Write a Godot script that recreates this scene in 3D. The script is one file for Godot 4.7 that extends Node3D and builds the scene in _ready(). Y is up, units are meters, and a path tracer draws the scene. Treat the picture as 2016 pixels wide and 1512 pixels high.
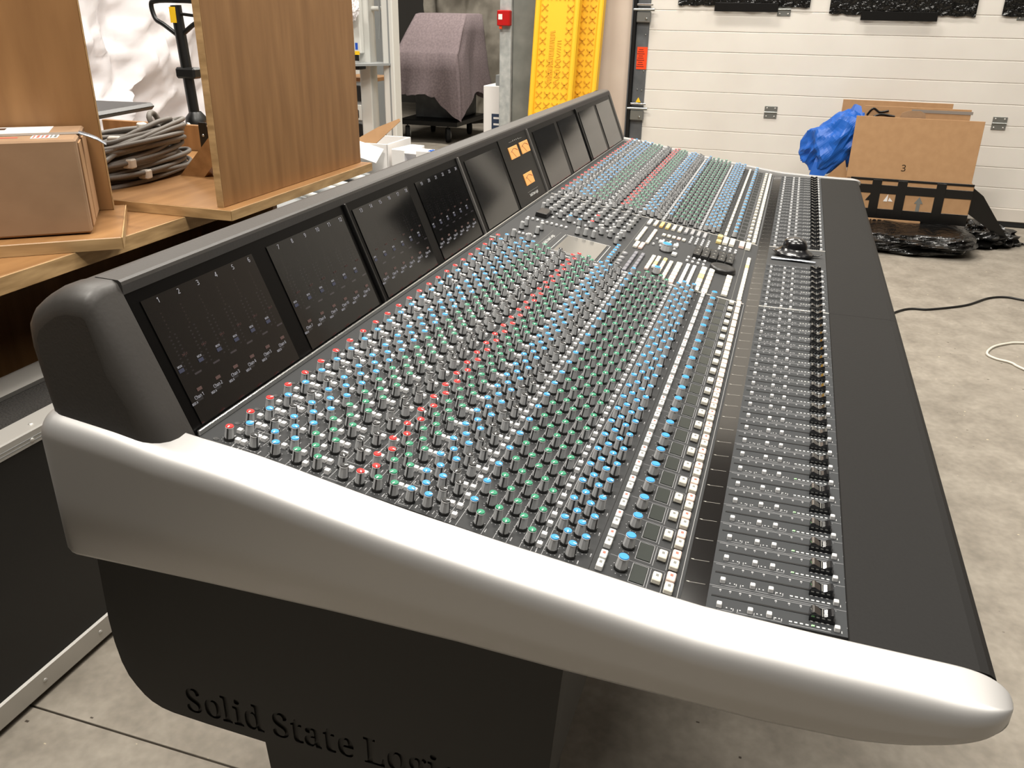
extends Node3D
# y is up, metres. x runs along the console from its near end, z towards the operator.
const H := 1.26            # height of the reference level used for the measured heights
const XF := 2.46           # far end of the console surface
const SL := 0.165          # slope of the channel panel
var rng := RandomNumberGenerator.new()
var M := {}
var MC := {}
var names := {}

# ---------------------------------------------------------------- helpers
func V(x, y, z) -> Vector3: return Vector3(x, y + H, z)
func numbered(n: String) -> String:
	if not names.has(n):
		names[n] = 0
		return n
	names[n] += 1
	return "%s_%03d" % [n, names[n]]
func thing(called: String, label: String, category: String, at = Vector3.ZERO, turn = 0.0, group = "") -> Node3D:
	var o := Node3D.new()
	o.name = numbered(called)
	add_child(o)
	o.position = at
	o.rotation.y = turn
	tag(o, label, category, group)
	return o
func tag(o, label: String, category: String, group = ""):
	o.set_meta("label", label)
	o.set_meta("category", category)
	if group != "": o.set_meta("group", group)
func obj(called: String, mesh: Mesh, mat, parent: Node, at = Vector3.ZERO, basis = Basis()) -> MeshInstance3D:
	var o := MeshInstance3D.new()
	o.name = numbered(called) if parent == self else called
	o.mesh = mesh
	if mat != null: o.material_override = mat
	o.transform = Transform3D(basis, at)
	parent.add_child(o, true)
	return o
func struct(called: String, mesh: Mesh, mat, at = Vector3.ZERO, parent: Node = self) -> MeshInstance3D:
	var o = obj(called, mesh, mat, parent, at)
	if parent == self: o.set_meta("kind", "structure")
	return o
func stuff(called: String, mesh: Mesh, xf: Array, parent: Node, cols = null) -> MultiMeshInstance3D:
	var mm := MultiMesh.new()
	mm.transform_format = MultiMesh.TRANSFORM_3D
	mm.use_colors = cols != null
	mm.mesh = mesh
	mm.instance_count = xf.size()
	for i in xf.size():
		mm.set_instance_transform(i, xf[i])
		if cols != null: mm.set_instance_color(i, cols[i])
	var o := MultiMeshInstance3D.new()
	o.name = called
	o.multimesh = mm
	parent.add_child(o, true)
	o.set_meta("kind", "stuff")
	return o

func nst() -> SurfaceTool:
	var st := SurfaceTool.new()
	st.begin(Mesh.PRIMITIVE_TRIANGLES)
	return st
func tri(st: SurfaceTool, a: Vector3, b: Vector3, c: Vector3, n: Vector3):
	if (b - a).cross(c - a).dot(n) > 0.0:
		var t := b
		b = c
		c = t
	st.add_vertex(a)
	st.add_vertex(b)
	st.add_vertex(c)
func quad(st: SurfaceTool, a: Vector3, b: Vector3, c: Vector3, d: Vector3, n: Vector3):
	tri(st, a, b, c, n)
	tri(st, a, c, d, n)
func fin(st: SurfaceTool, mat = null, mesh = null) -> ArrayMesh:
	st.generate_normals()
	var m = st.commit() if mesh == null else st.commit(mesh)
	if mat != null: m.surface_set_material(m.get_surface_count() - 1, mat)
	return m
func quad_uv(st: SurfaceTool, p: Array, uv: Array, n: Vector3):
	var idx := [0, 1, 2, 0, 2, 3]
	if (p[1] - p[0]).cross(p[2] - p[0]).dot(n) > 0.0: idx = [0, 2, 1, 0, 3, 2]
	for i in idx:
		st.set_uv(uv[i])
		st.add_vertex(p[i])
# box with chamfered edges, centred; taper shrinks the top
func add_box(st: SurfaceTool, c: Vector3, s: Vector3, bev := 0.0, taper := 1.0, B := Basis()):
	st.set_smooth_group(-1)
	var h := s * 0.5
	var b: float = min(bev, min(h.x, min(h.y, h.z)) * 0.9)
	var P := func(x, y, z) -> Vector3:
		var k: float = lerp(1.0, taper, (y / h.y + 1.0) * 0.5)
		return c + B * Vector3(x * k, y, z * k)
	if b <= 0.0:
		for a in 3:
			for sg in [-1.0, 1.0]:
				var q := []
				for uvp in [[-1, -1], [1, -1], [1, 1], [-1, 1]]:
					var v := Vector3.ZERO
					v[a] = sg * h[a]
					v[(a + 1) % 3] = uvp[0] * h[(a + 1) % 3]
					v[(a + 2) % 3] = uvp[1] * h[(a + 2) % 3]
					q.append(P.call(v.x, v.y, v.z))
				var n := Vector3.ZERO
				n[a] = sg
				quad(st, q[0], q[1], q[2], q[3], B * n)
		return
	var g := h - Vector3(b, b, b)
	for a in 3:
		var a1 := (a + 1) % 3
		var a2 := (a + 2) % 3
		for sg in [-1.0, 1.0]:
			var q := []
			for uvp in [[-1, -1], [1, -1], [1, 1], [-1, 1]]:
				var v := Vector3.ZERO
				v[a] = sg * h[a]
				v[a1] = uvp[0] * g[a1]
				v[a2] = uvp[1] * g[a2]
				q.append(P.call(v.x, v.y, v.z))
			var n := Vector3.ZERO
			n[a] = sg
			quad(st, q[0], q[1], q[2], q[3], B * n)
		for s1 in [-1.0, 1.0]:
			for s2 in [-1.0, 1.0]:
				var q := []
				for e in [[-1, 0], [1, 0], [1, 1], [-1, 1]]:
					var v := Vector3.ZERO
					v[a] = e[0] * g[a]
					v[a1] = s1 * (h[a1] if e[1] == 0 else g[a1])
					v[a2] = s2 * (g[a2] if e[1] == 0 else h[a2])
					q.append(P.call(v.x, v.y, v.z))
				var n := Vector3.ZERO
				n[a1] = s1
				n[a2] = s2
				quad(st, q[0], q[1], q[2], q[3], B * n)
	for sx in [-1.0, 1.0]:
		for sy in [-1.0, 1.0]:
			for sz in [-1.0, 1.0]:
				tri(st, P.call(sx * h.x, sy * g.y, sz * g.z), P.call(sx * g.x, sy * h.y, sz * g.z), P.call(sx * g.x, sy * g.y, sz * h.z), B * Vector3(sx, sy, sz))
func cbox(s: Vector3, bev := 0.0, taper := 1.0) -> ArrayMesh:
	var k := "b%s%s%s" % [s, bev, taper]
	if not MC.has(k):
		var st := nst()
		add_box(st, Vector3.ZERO, s, bev, taper)
		MC[k] = fin(st)
	return MC[k]
# polygon in (a,b) extruded from d0 to d1; axis 0: (z,y) along x, 1: (x,z) along y, 2: (x,y) along z
func add_prism(st: SurfaceTool, poly: Array, d0: float, d1: float, axis := 0, smooth := -1):
	var pts := PackedVector2Array(poly)
	if Geometry2D.is_polygon_clockwise(pts): pts.reverse()
	var P := func(p: Vector2, d: float) -> Vector3:
		if axis == 0: return Vector3(d, p.y, p.x)
		if axis == 1: return Vector3(p.x, d, p.y)
		return Vector3(p.x, p.y, d)
	st.set_smooth_group(smooth)
	var n := pts.size()
	for i in n:
		var p := pts[i]
		var q := pts[(i + 1) % n]
		var e := q - p
		var nn: Vector3 = P.call(Vector2(e.y, -e.x), 0.0)
		quad(st, P.call(p, d0), P.call(q, d0), P.call(q, d1), P.call(p, d1), nn)
	st.set_smooth_group(-1)
	var idx := Geometry2D.triangulate_polygon(pts)
	var ax: Vector3 = P.call(Vector2.ZERO, 1.0)
	for i in range(0, idx.size(), 3):
		tri(st, P.call(pts[idx[i]], d0), P.call(pts[idx[i + 1]], d0), P.call(pts[idx[i + 2]], d0), -ax * sign(d1 - d0))
		tri(st, P.call(pts[idx[i]], d1), P.call(pts[idx[i + 1]], d1), P.call(pts[idx[i + 2]], d1), ax * sign(d1 - d0))
func prism(poly: Array, d0: float, d1: float, axis := 0, smooth := -1) -> ArrayMesh:
	var st := nst()
	add_prism(st, poly, d0, d1, axis, smooth)
	return fin(st)
# turned shape about y: profile of (radius, height)
func add_lathe(st: SurfaceTool, prof: Array, segs := 20, at := Vector3.ZERO, smooth := 0, rib := 0.0, B := Basis()):
	for i in prof.size() - 1:
		var p: Vector2 = prof[i]
		var q: Vector2 = prof[i + 1]
		st.set_smooth_group(smooth if abs(p.x - q.x) < abs(p.y - q.y) * 8.0 else -1)
		for k in segs:
			var a0 := TAU * k / segs
			var a1 := TAU * (k + 1) / segs
			var f0 := 1.0 - (rib if k % 2 == 0 else 0.0)
			var f1 := 1.0 - (rib if (k + 1) % 2 == 0 else 0.0)
			var c0 := Vector3(cos(a0), 0, sin(a0))
			var c1 := Vector3(cos(a1), 0, sin(a1))
			var hint := Vector3(cos((a0 + a1) / 2) * (q.y - p.y), p.x - q.x, sin((a0 + a1) / 2) * (q.y - p.y))
			var A := at + B * (c0 * p.x * f0 + Vector3(0, p.y, 0))
			var Bq := at + B * (c1 * p.x * f1 + Vector3(0, p.y, 0))
			var C := at + B * (c1 * q.x * f1 + Vector3(0, q.y, 0))
			var D := at + B * (c0 * q.x * f0 + Vector3(0, q.y, 0))
			hint = B * hint
			if p.x > 0.00001: tri(st, A, Bq, C, hint)
			if q.x > 0.00001: tri(st, A, C, D, hint)
func lathe(prof: Array, segs := 20, smooth := 0) -> ArrayMesh:
	var st := nst()
	add_lathe(st, prof, segs, Vector3.ZERO, smooth)
	return fin(st)
func add_tube(st: SurfaceTool, pts: Array, r: float, segs := 8, closed := false):
	st.set_smooth_group(0)
	var n := pts.size()
	var rings := []
	var up := Vector3.UP
	for i in n:
		var d: Vector3
		if closed: d = (pts[(i + 1) % n] - pts[(i - 1 + n) % n]).normalized()
		else: d = (pts[min(i + 1, n - 1)] - pts[max(i - 1, 0)]).normalized()
		if abs(d.dot(up)) > 0.95: up = Vector3.RIGHT if abs(d.x) < 0.9 else Vector3.BACK
		var s := d.cross(up).normalized()
		up = s.cross(d).normalized()
		var ring := []
		for k in segs: ring.append(pts[i] + (s * cos(TAU * k / segs) + up * sin(TAU * k / segs)) * r)
		rings.append(ring)
	for i in (n if closed else n - 1):
		var j := (i + 1) % n
		for k in segs:
			var l := (k + 1) % segs
			quad(st, rings[i][k], rings[i][l], rings[j][l], rings[j][k], rings[i][k] + rings[i][l] - pts[i] * 2.0)
	if not closed:
		st.set_smooth_group(-1)
		for e in [0, n - 1]:
			var d: Vector3 = pts[0] - pts[1] if e == 0 else pts[n - 1] - pts[n - 2]
			for k in range(1, segs - 1): tri(st, rings[e][0], rings[e][k], rings[e][k + 1], d)
func tube(pts: Array, r: float, segs := 8, closed := false) -> ArrayMesh:
	var st := nst()
	add_tube(st, pts, r, segs, closed)
	return fin(st)
func curve(ctrl: Array, steps := 6, closed := false) -> Array:
	var out := []
	var n := ctrl.size()
	for i in (n if closed else n - 1):
		var p0: Vector3 = ctrl[(i - 1 + n) % n] if closed else ctrl[max(i - 1, 0)]
		var p1: Vector3 = ctrl[i]
		var p2: Vector3 = ctrl[(i + 1) % n]
		var p3: Vector3 = ctrl[(i + 2) % n] if closed else ctrl[min(i + 2, n - 1)]
		for k in steps: out.append(p1.cubic_interpolate(p2, p0, p3, float(k) / steps))
	if not closed: out.append(ctrl[n - 1])
	return out
# skin over rings of equal point count; capped at both ends
func add_loft(st: SurfaceTool, rings: Array, smooth := 0, cap := true):
	st.set_smooth_group(smooth)
	for i in rings.size() - 1:
		var c := Vector3.ZERO
		for p in rings[i]: c += p
		for p in rings[i + 1]: c += p
		c /= rings[i].size() * 2.0
		var n: int = rings[i].size()
		for k in n:
			var l := (k + 1) % n
			var a: Vector3 = rings[i][k]
			var b: Vector3 = rings[i][l]
			var cc: Vector3 = rings[i + 1][l]
			var d: Vector3 = rings[i + 1][k]
			quad(st, a, b, cc, d, (a + b + cc + d) * 0.25 - c)
	if cap:
		st.set_smooth_group(-1)
		for e in [0, rings.size() - 1]:
			var c := Vector3.ZERO
			for p in rings[e]: c += p
			c /= rings[e].size()
			var o := Vector3.ZERO
			var e2 := 1 if e == 0 else rings.size() - 2
			for p in rings[e2]: o += p
			o /= rings[e2].size()
			for k in rings[e].size(): tri(st, c, rings[e][k], rings[e][(k + 1) % rings[e].size()], c - o)
func loft(rings: Array, smooth := 0, cap := true) -> ArrayMesh:
	var st := nst()
	add_loft(st, rings, smooth, cap)
	return fin(st)
# crumpled closed sheet: sphere pushed by ridged noise, kept above floor_y
func crumple(rad: Vector3, amp: float, freq: float, sd: int, nu := 56, nv := 36, floor_y := -99.0, smooth := -1, square := 2.0) -> ArrayMesh:
	var nz := FastNoiseLite.new()
	nz.seed = sd
	nz.frequency = freq
	nz.fractal_type = FastNoiseLite.FRACTAL_RIDGED
	nz.fractal_octaves = 3
	var st := nst()
	st.set_smooth_group(smooth)
	var g := []
	for j in nv + 1:
		var row := []
		for i in nu:
			var a := TAU * i / nu
			var b := PI * j / nv
			var d := Vector3(sin(b) * cos(a), cos(b), sin(b) * sin(a))
			var k := pow(pow(abs(d.x), square) + pow(abs(d.y), square) + pow(abs(d.z), square), 1.0 / square)
			var p := d / k * rad * (1.0 + amp * nz.get_noise_3dv(d * 10.0))
			p.y = max(p.y, floor_y)
			row.append(p)
		g.append(row)
	for j in nv:
		for i in nu:
			var l := (i + 1) % nu
			quad(st, g[j][i], g[j][l], g[j + 1][l], g[j + 1][i], g[j][i] + g[j + 1][l])
	return fin(st)
# sheet of cloth from a grid of points with a little thickness
func sheet(g: Array, th: float, smooth := 0) -> ArrayMesh:
	var st := nst()
	st.set_smooth_group(smooth)
	var nr: int = g.size()
	var nc: int = g[0].size()
	var nrm := []
	for j in nr:
		var row := []
		for i in nc:
			var du: Vector3 = g[j][min(i + 1, nc - 1)] - g[j][max(i - 1, 0)]
			var dv: Vector3 = g[min(j + 1, nr - 1)][i] - g[max(j - 1, 0)][i]
			row.append(du.cross(dv).normalized())
		nrm.append(row)
	for j in nr - 1:
		for i in nc - 1:
			var n: Vector3 = nrm[j][i]
			quad(st, g[j][i], g[j][i + 1], g[j + 1][i + 1], g[j + 1][i], n)
	for j in nr - 1:
		for i in nc - 1:
			var n: Vector3 = nrm[j][i]
			quad(st, g[j][i] - nrm[j][i] * th, g[j][i + 1] - nrm[j][i + 1] * th, g[j + 1][i + 1] - nrm[j + 1][i + 1] * th, g[j + 1][i] - nrm[j + 1][i] * th, -n)
	return fin(st)
func text_mesh(t: String, size: float, depth: float, serif := false, bold := false) -> TextMesh:
	var f := SystemFont.new()
	f.font_names = PackedStringArray(["Droid Serif" if serif else "Droid Sans"])
	if bold: f.font_weight = 700
	var m := TextMesh.new()
	m.text = t
	m.font = f
	m.font_size = 32
	m.pixel_size = size / 23.0
	m.depth = depth
	m.curve_step = 2.0
	return m

# ---------------------------------------------------------------- materials
func noise_img(sz: int, freq: float, sd: int, c0: Color, c1: Color, oct := 4, gain := 1.0, type := FastNoiseLite.TYPE_SIMPLEX_SMOOTH) -> Image:
	var nz := FastNoiseLite.new()
	nz.seed = sd
	nz.frequency = freq
	nz.noise_type = type
	nz.fractal_octaves = oct
	var src := nz.get_seamless_image(sz, sz)
	var im := Image.create(sz, sz, true, Image.FORMAT_RGB8)
	for y in sz:
		for x in sz:
			var t: float = clamp((src.get_pixel(x, y).r - 0.5) * gain + 0.5, 0.0, 1.0)
			im.set_pixel(x, y, c0.lerp(c1, t))
	im.generate_mipmaps()
	return im
func mat(key: String, c: Color, rough := 0.6, metal := 0.0, spec := 0.5) -> StandardMaterial3D:
	var m := StandardMaterial3D.new()
	m.albedo_color = c
	m.roughness = rough
	m.metallic = metal
	m.metallic_specular = spec
	M[key] = m
	return m
func textured(key: String, im: Image, scale: Vector3, rough := 0.6, metal := 0.0, tint := Color.WHITE) -> StandardMaterial3D:
	var m := mat(key, tint, rough, metal)
	m.albedo_texture = ImageTexture.create_from_image(im)
	m.uv1_triplanar = true
	m.uv1_world_triplanar = true
	m.uv1_scale = scale
	return m
func bump(m: StandardMaterial3D, freq: float, sd: int, strength: float, oct := 3, sz := 256):
	var nz := FastNoiseLite.new()
	nz.seed = sd
	nz.frequency = freq
	nz.fractal_octaves = oct
	var im := nz.get_seamless_image(sz, sz)
	im.convert(Image.FORMAT_RGBA8)
	im.bump_map_to_normal_map(strength)
	m.normal_enabled = true
	m.normal_texture = ImageTexture.create_from_image(im)
	if not m.uv1_triplanar:
		m.uv1_triplanar = true
		m.uv1_world_triplanar = true
func make_materials():
	# floor: trowelled concrete with cloudy patches and scuffs
	var im := noise_img(1024, 0.009, 3, Color(0.485, 0.458, 0.418), Color(0.60, 0.572, 0.528), 6, 0.95)
	var nz := FastNoiseLite.new()
	nz.seed = 11
	nz.frequency = 0.05
	nz.fractal_octaves = 3
	var fine := nz.get_seamless_image(1024, 1024)
	rng.seed = 5
	for y in 1024:
		for x in 1024:
			var c := im.get_pixel(x, y)
			var k := 0.94 + 0.12 * fine.get_pixel(x, y).r
			im.set_pixel(x, y, Color(c.r * k, c.g * k, c.b * k))
	for i in 130:   # small dark specks and pale chips
		var r := rng.randi_range(1, 3)
		im.fill_rect(Rect2i(rng.randi_range(0, 1018), rng.randi_range(0, 1018), r, r + rng.randi_range(0, 2)), Color(0.25, 0.22, 0.19) if rng.randf() < 0.6 else Color(0.78, 0.73, 0.62))
	im.generate_mipmaps()
	var fm := textured("floor", im, Vector3(0.62, 0.62, 0.62), 0.62)
	fm.metallic_specular = 0.35
	mat("joint", Color(0.40, 0.31, 0.24), 0.95)
	textured("wall", noise_img(256, 0.02, 4, Color(0.76, 0.70, 0.65), Color(0.80, 0.745, 0.69), 4), Vector3(0.5, 0.5, 0.5), 0.8)
	mat("ceiling", Color(0.24, 0.24, 0.245), 0.9)
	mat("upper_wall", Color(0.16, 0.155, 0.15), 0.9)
	mat("dark_wall", Color(0.27, 0.26, 0.245), 0.9)
	var d := textured("door", noise_img(256, 0.012, 8, Color(0.835, 0.815, 0.785), Color(0.865, 0.85, 0.82), 4), Vector3(0.6, 0.6, 0.6), 0.5)
	d.metallic_specular = 0.4
	mat("door_gap", Color(0.80, 0.775, 0.74), 0.7)
	mat("rubber", Color(0.07, 0.07, 0.07), 0.8)
	mat("zinc", Color(0.62, 0.63, 0.62), 0.35, 0.85)
	textured("track", noise_img(128, 0.03, 21, Color(0.33, 0.34, 0.35), Color(0.42, 0.43, 0.44), 3), Vector3(2, 2, 2), 0.5, 0.3)
	textured("column", noise_img(256, 0.015, 31, Color(0.40, 0.41, 0.39), Color(0.50, 0.505, 0.48), 4), Vector3(1.2, 1.2, 1.2), 0.6)
	textured("column_light", noise_img(256, 0.03, 32, Color(0.58, 0.60, 0.60), Color(0.72, 0.73, 0.72), 4), Vector3(2, 2, 2), 0.6)
	# console
	mat("silver", Color(0.70, 0.695, 0.69), 0.48, 0.6, 0.5)
	mat("bridge", Color(0.235, 0.225, 0.215), 0.5)
	bump(M.bridge, 0.08, 41, 0.25)
	M.bridge.uv1_scale = Vector3(9, 9, 9)
	mat("hull", Color(0.125, 0.12, 0.112), 0.62)
	mat("armrest", Color(0.115, 0.112, 0.11), 0.5, 0.0, 0.22)
	bump(M.armrest, 0.09, 43, 0.25)
	M.armrest.uv1_scale = Vector3(8, 8, 8)
	mat("chrome", Color(0.85, 0.85, 0.84), 0.22, 0.9)
	mat("trim", Color(0.80, 0.79, 0.77), 0.4, 0.3)
	mat("glass_black", Color(0.025, 0.024, 0.024), 0.3, 0.0, 0.25)
	mat("frame_dark", Color(0.09, 0.088, 0.085), 0.35)
	mat("mullion", Color(0.45, 0.44, 0.43), 0.35, 0.4)
	mat("panel_body", Color(0.2, 0.2, 0.205), 0.55)
	mat("strip_black", Color(0.035, 0.033, 0.03), 0.18)
	mat("knob", Color(0.70, 0.705, 0.71), 0.55)
	mat("knob_skirt", Color(0.05, 0.05, 0.05), 0.5)
	mat("knob_red", Color(0.88, 0.19, 0.18), 0.55, 0.0, 0.3)
	mat("knob_blue", Color(0.25, 0.56, 0.80), 0.55, 0.0, 0.3)
	mat("knob_green", Color(0.20, 0.50, 0.38), 0.55, 0.0, 0.3)
	mat("knob_black", Color(0.20, 0.20, 0.20), 0.55, 0.0, 0.3)
	mat("knob_grey", Color(0.60, 0.605, 0.61), 0.45)
	mat("pointer", Color(0.93, 0.93, 0.93), 0.5)
	mat("button", Color(0.84, 0.84, 0.84), 0.45)
	mat("cream", Color(0.84, 0.825, 0.775), 0.45)
	mat("pink", Color(0.90, 0.80, 0.755), 0.4)
	mat("yellow_key", Color(0.88, 0.79, 0.53), 0.4)
	mat("orange_key", Color(0.88, 0.74, 0.47), 0.4)
	mat("grey_key", Color(0.60, 0.60, 0.61), 0.4)
	mat("dim_key", Color(0.47, 0.47, 0.50), 0.35)
	mat("white_key", Color(0.84, 0.84, 0.83), 0.45)
	mat("red_print", Color(0.88, 0.38, 0.32), 0.6)
	mat("grey_print", Color(0.45, 0.45, 0.43), 0.6)
	mat("white_print", Color(0.80, 0.80, 0.79), 0.6)
	mat("dark_key", Color(0.10, 0.10, 0.10), 0.4)
	mat("fader_cap", Color(0.10, 0.10, 0.105), 0.1, 0.0, 0.7)
	mat("slot", Color(0.012, 0.012, 0.012), 0.8)
	mat("lcd", Color(0.135, 0.155, 0.14), 0.3)
	mat("lcd_pale", Color(0.44, 0.43, 0.41), 0.12)
	mat("ball", Color(0.075, 0.075, 0.085), 0.22, 0.0, 0.6)
	mat("foil", Color(0.62, 0.64, 0.67), 0.25, 0.7)
	mat("cap_multi", Color.WHITE, 0.55, 0.0, 0.3)
	M.cap_multi.vertex_color_use_as_albedo = true
	var vu := mat("vu", Color(0.85, 0.62, 0.36), 0.5)
	vu.emission_enabled = true
	vu.emission = Color(1.0, 0.66, 0.33)
	vu.emission_energy_multiplier = 0.22
	mat("vu_red", Color(0.75, 0.25, 0.15), 0.5)
	var tx := mat("screen_text", Color(0.5, 0.5, 0.52), 0.4)
	tx.emission_enabled = true
	tx.emission = Color(0.62, 0.62, 0.66)
	tx.emission_energy_multiplier = 0.28
	var tb := mat("screen_blue", Color(0.19, 0.20, 0.26), 0.4)
	tb.emission_enabled = true
	tb.emission = Color(0.28, 0.36, 0.62)
	tb.emission_energy_multiplier = 0.03
	var tr := mat("screen_red", Color(0.30, 0.23, 0.22), 0.4)
	tr.emission_enabled = true
	tr.emission = Color(0.5, 0.28, 0.26)
	tr.emission_energy_multiplier = 0.03
	# wood veneer: grain stretched along y, and along x for the boards
	var w := noise_img(512, 0.012, 61, Color(0.51, 0.365, 0.22), Color(0.63, 0.47, 0.30), 5, 1.0)
	textured("wood_up", w, Vector3(3.2, 0.32, 3.2), 0.5)
	textured("wood_flat", w, Vector3(0.4, 3.0, 3.0), 0.42)
	var w3 := noise_img(256, 0.02, 63, Color(0.60, 0.48, 0.32), Color(0.75, 0.62, 0.44), 4, 1.3)
	textured("wood_edge", w3, Vector3(1.5, 9.0, 1.5), 0.6)
	var cb := noise_img(256, 0.02, 71, Color(0.66, 0.51, 0.36), Color(0.70, 0.55, 0.395), 4)
	textured("card", cb, Vector3(3, 3, 3), 0.8)
	textured("card_pale", noise_img(256, 0.02, 72, Color(0.57, 0.455, 0.345), Color(0.62, 0.50, 0.385), 4), Vector3(3, 3, 3), 0.8)
	mat("card_dark", Color(0.30, 0.20, 0.12), 0.9)
	mat("tape_black", Color(0.035, 0.03, 0.028), 0.32)
	mat("tape_grey", Color(0.55, 0.52, 0.49), 0.35)
	var bag := mat("bag", Color(0.028, 0.026, 0.024), 0.22, 0.0, 0.6)
	bump(bag, 0.03, 81, 4.0, 4)
	bag.uv1_scale = Vector3(3, 3, 3)
	var tarp := mat("tarp", Color(0.02, 0.33, 0.68), 0.45)
	tarp.backlight_enabled = true
	tarp.backlight = Color(0.01, 0.08, 0.2)
	textured("blanket", noise_img(256, 0.05, 91, Color(0.45, 0.40, 0.41), Color(0.56, 0.505, 0.51), 4, 1.4), Vector3(3, 3, 3), 0.95)
	textured("grey_cover", noise_img(256, 0.02, 92, Color(0.46, 0.44, 0.40), Color(0.58, 0.555, 0.51), 4, 1.4), Vector3(1, 1, 1), 0.85)
	mat("poly_sheet", Color(0.90, 0.89, 0.90), 0.35)
	M.poly_sheet.backlight_enabled = true
	M.poly_sheet.backlight = Color(0.3, 0.3, 0.3)
	mat("black_metal", Color(0.035, 0.035, 0.035), 0.4)
	mat("white_metal", Color(0.80, 0.80, 0.78), 0.45)
	mat("grey_metal", Color(0.52, 0.53, 0.53), 0.45)
	mat("wheel", Color(0.72, 0.71, 0.68), 0.5)
	mat("tray_top", Color(0.46, 0.46, 0.47), 0.4)
	mat("yellow_sign", Color(0.92, 0.74, 0.10), 0.5)
	mat("truck_orange", Color(0.90, 0.55, 0.08), 0.45)
	mat("yellow_ramp", Color(0.95, 0.74, 0.16), 0.5)
	mat("yellow_tread", Color(0.86, 0.63, 0.12), 0.6)
	mat("red_box", Color(0.70, 0.05, 0.05), 0.4)
	mat("white", Color(0.90, 0.89, 0.88), 0.6)
	mat("blue_print", Color(0.16, 0.22, 0.32), 0.6)
	mat("orange_label", Color(0.92, 0.26, 0.03), 0.6)
	mat("label_print", Color(0.45, 0.10, 0.02), 0.7)
	mat("alu", Color(0.74, 0.73, 0.71), 0.38, 0.5)
	textured("case_panel", noise_img(128, 0.2, 95, Color(0.045, 0.042, 0.04), Color(0.075, 0.07, 0.066), 2), Vector3(8, 8, 8), 0.5)
	mat("foam", Color(0.13, 0.12, 0.11), 0.9)
	bump(M.foam, 0.12, 96, 6.0)
	M.foam.uv1_scale = Vector3(5, 5, 5)
	textured("cable_grey", noise_img(128, 0.2, 97, Color(0.40, 0.385, 0.365), Color(0.50, 0.48, 0.455), 2), Vector3(10, 10, 10), 0.6)
	mat("cable_black", Color(0.02, 0.015, 0.015), 0.5)
	mat("cable_white", Color(0.82, 0.80, 0.75), 0.5)
	mat("cable_blue", Color(0.10, 0.16, 0.30), 0.5)
	mat("band", Color(0.88, 0.86, 0.82), 0.6)
	mat("lamp_body", Color(0.85, 0.85, 0.85), 0.5)
	var lg := mat("lamp_glow", Color(1, 1, 1), 0.5)
	lg.emission_enabled = true
	lg.emission = Color(1.0, 0.975, 0.935)
	lg.emission_energy_multiplier = 2.5

# ---------------------------------------------------------------- the console
const C0 := 0.0132
const C1 := 0.0313
const KNOBS := [["r", -0.5495, 0], ["k", -0.5185, 0], ["b", -0.4922, 0], ["g", -0.4662, 0], ["g", -0.4414, 0], ["k", -0.4103, 0], ["r", -0.3908, 0], ["g", -0.3702, 0], ["g", -0.3514, 0], ["b", -0.3322, 0], ["b", -0.3129, 0], ["k", -0.2934, 0], ["g", -0.2549, 0], ["g", -0.2272, 0], ["g", -0.1992, 0], ["b", -0.1753, 0], ["b", -0.1564, 0],
	["b", -0.5360, 1], ["b", -0.5044, 1], ["b", -0.4795, 1], ["g", -0.4541, 1], ["k", -0.4207, 1], ["r", -0.3815, 1], ["g", -0.3613, 1], ["b", -0.3232, 1], ["k", -0.3036, 1], ["b", -0.2684, 1], ["g", -0.2407, 1], ["g", -0.2135, 1], ["b", -0.1662, 1], ["b", -0.1469, 1]]
const BTNS := [[-0.5384, 0], [-0.5310, 0], [-0.4554, 0], [-0.4289, 0], [-0.2820, 0], [-0.1888, 0], [-0.5479, 1], [-0.5241, 1], [-0.5171, 1], [-0.4921, 1], [-0.4679, 1], [-0.4429, 1], [-0.4354, 1], [-0.4102, 1], [-0.3932, 1], [-0.3509, 1], [-0.3435, 1], [-0.3351, 1], [-0.2916, 1], [-0.2824, 1], [-0.1890, 1]]
const FY := -0.5275        # level of the fader panel
func ps(x: float, z: float, h := 0.0) -> Vector3:
	var k := 1.0 / sqrt(1.0 + SL * SL)
	return V(x, -0.535 - SL * z + h * k, z + h * SL * k)
func tilt() -> Basis: return Basis(Vector3.RIGHT, atan(SL))
func chan_x(i: int) -> float: return i * 0.04 if i < 24 else 1.44 + (i - 24) * 0.0425
func chan_k(i: int) -> float: return 1.0 if i < 24 else 1.0625

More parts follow.
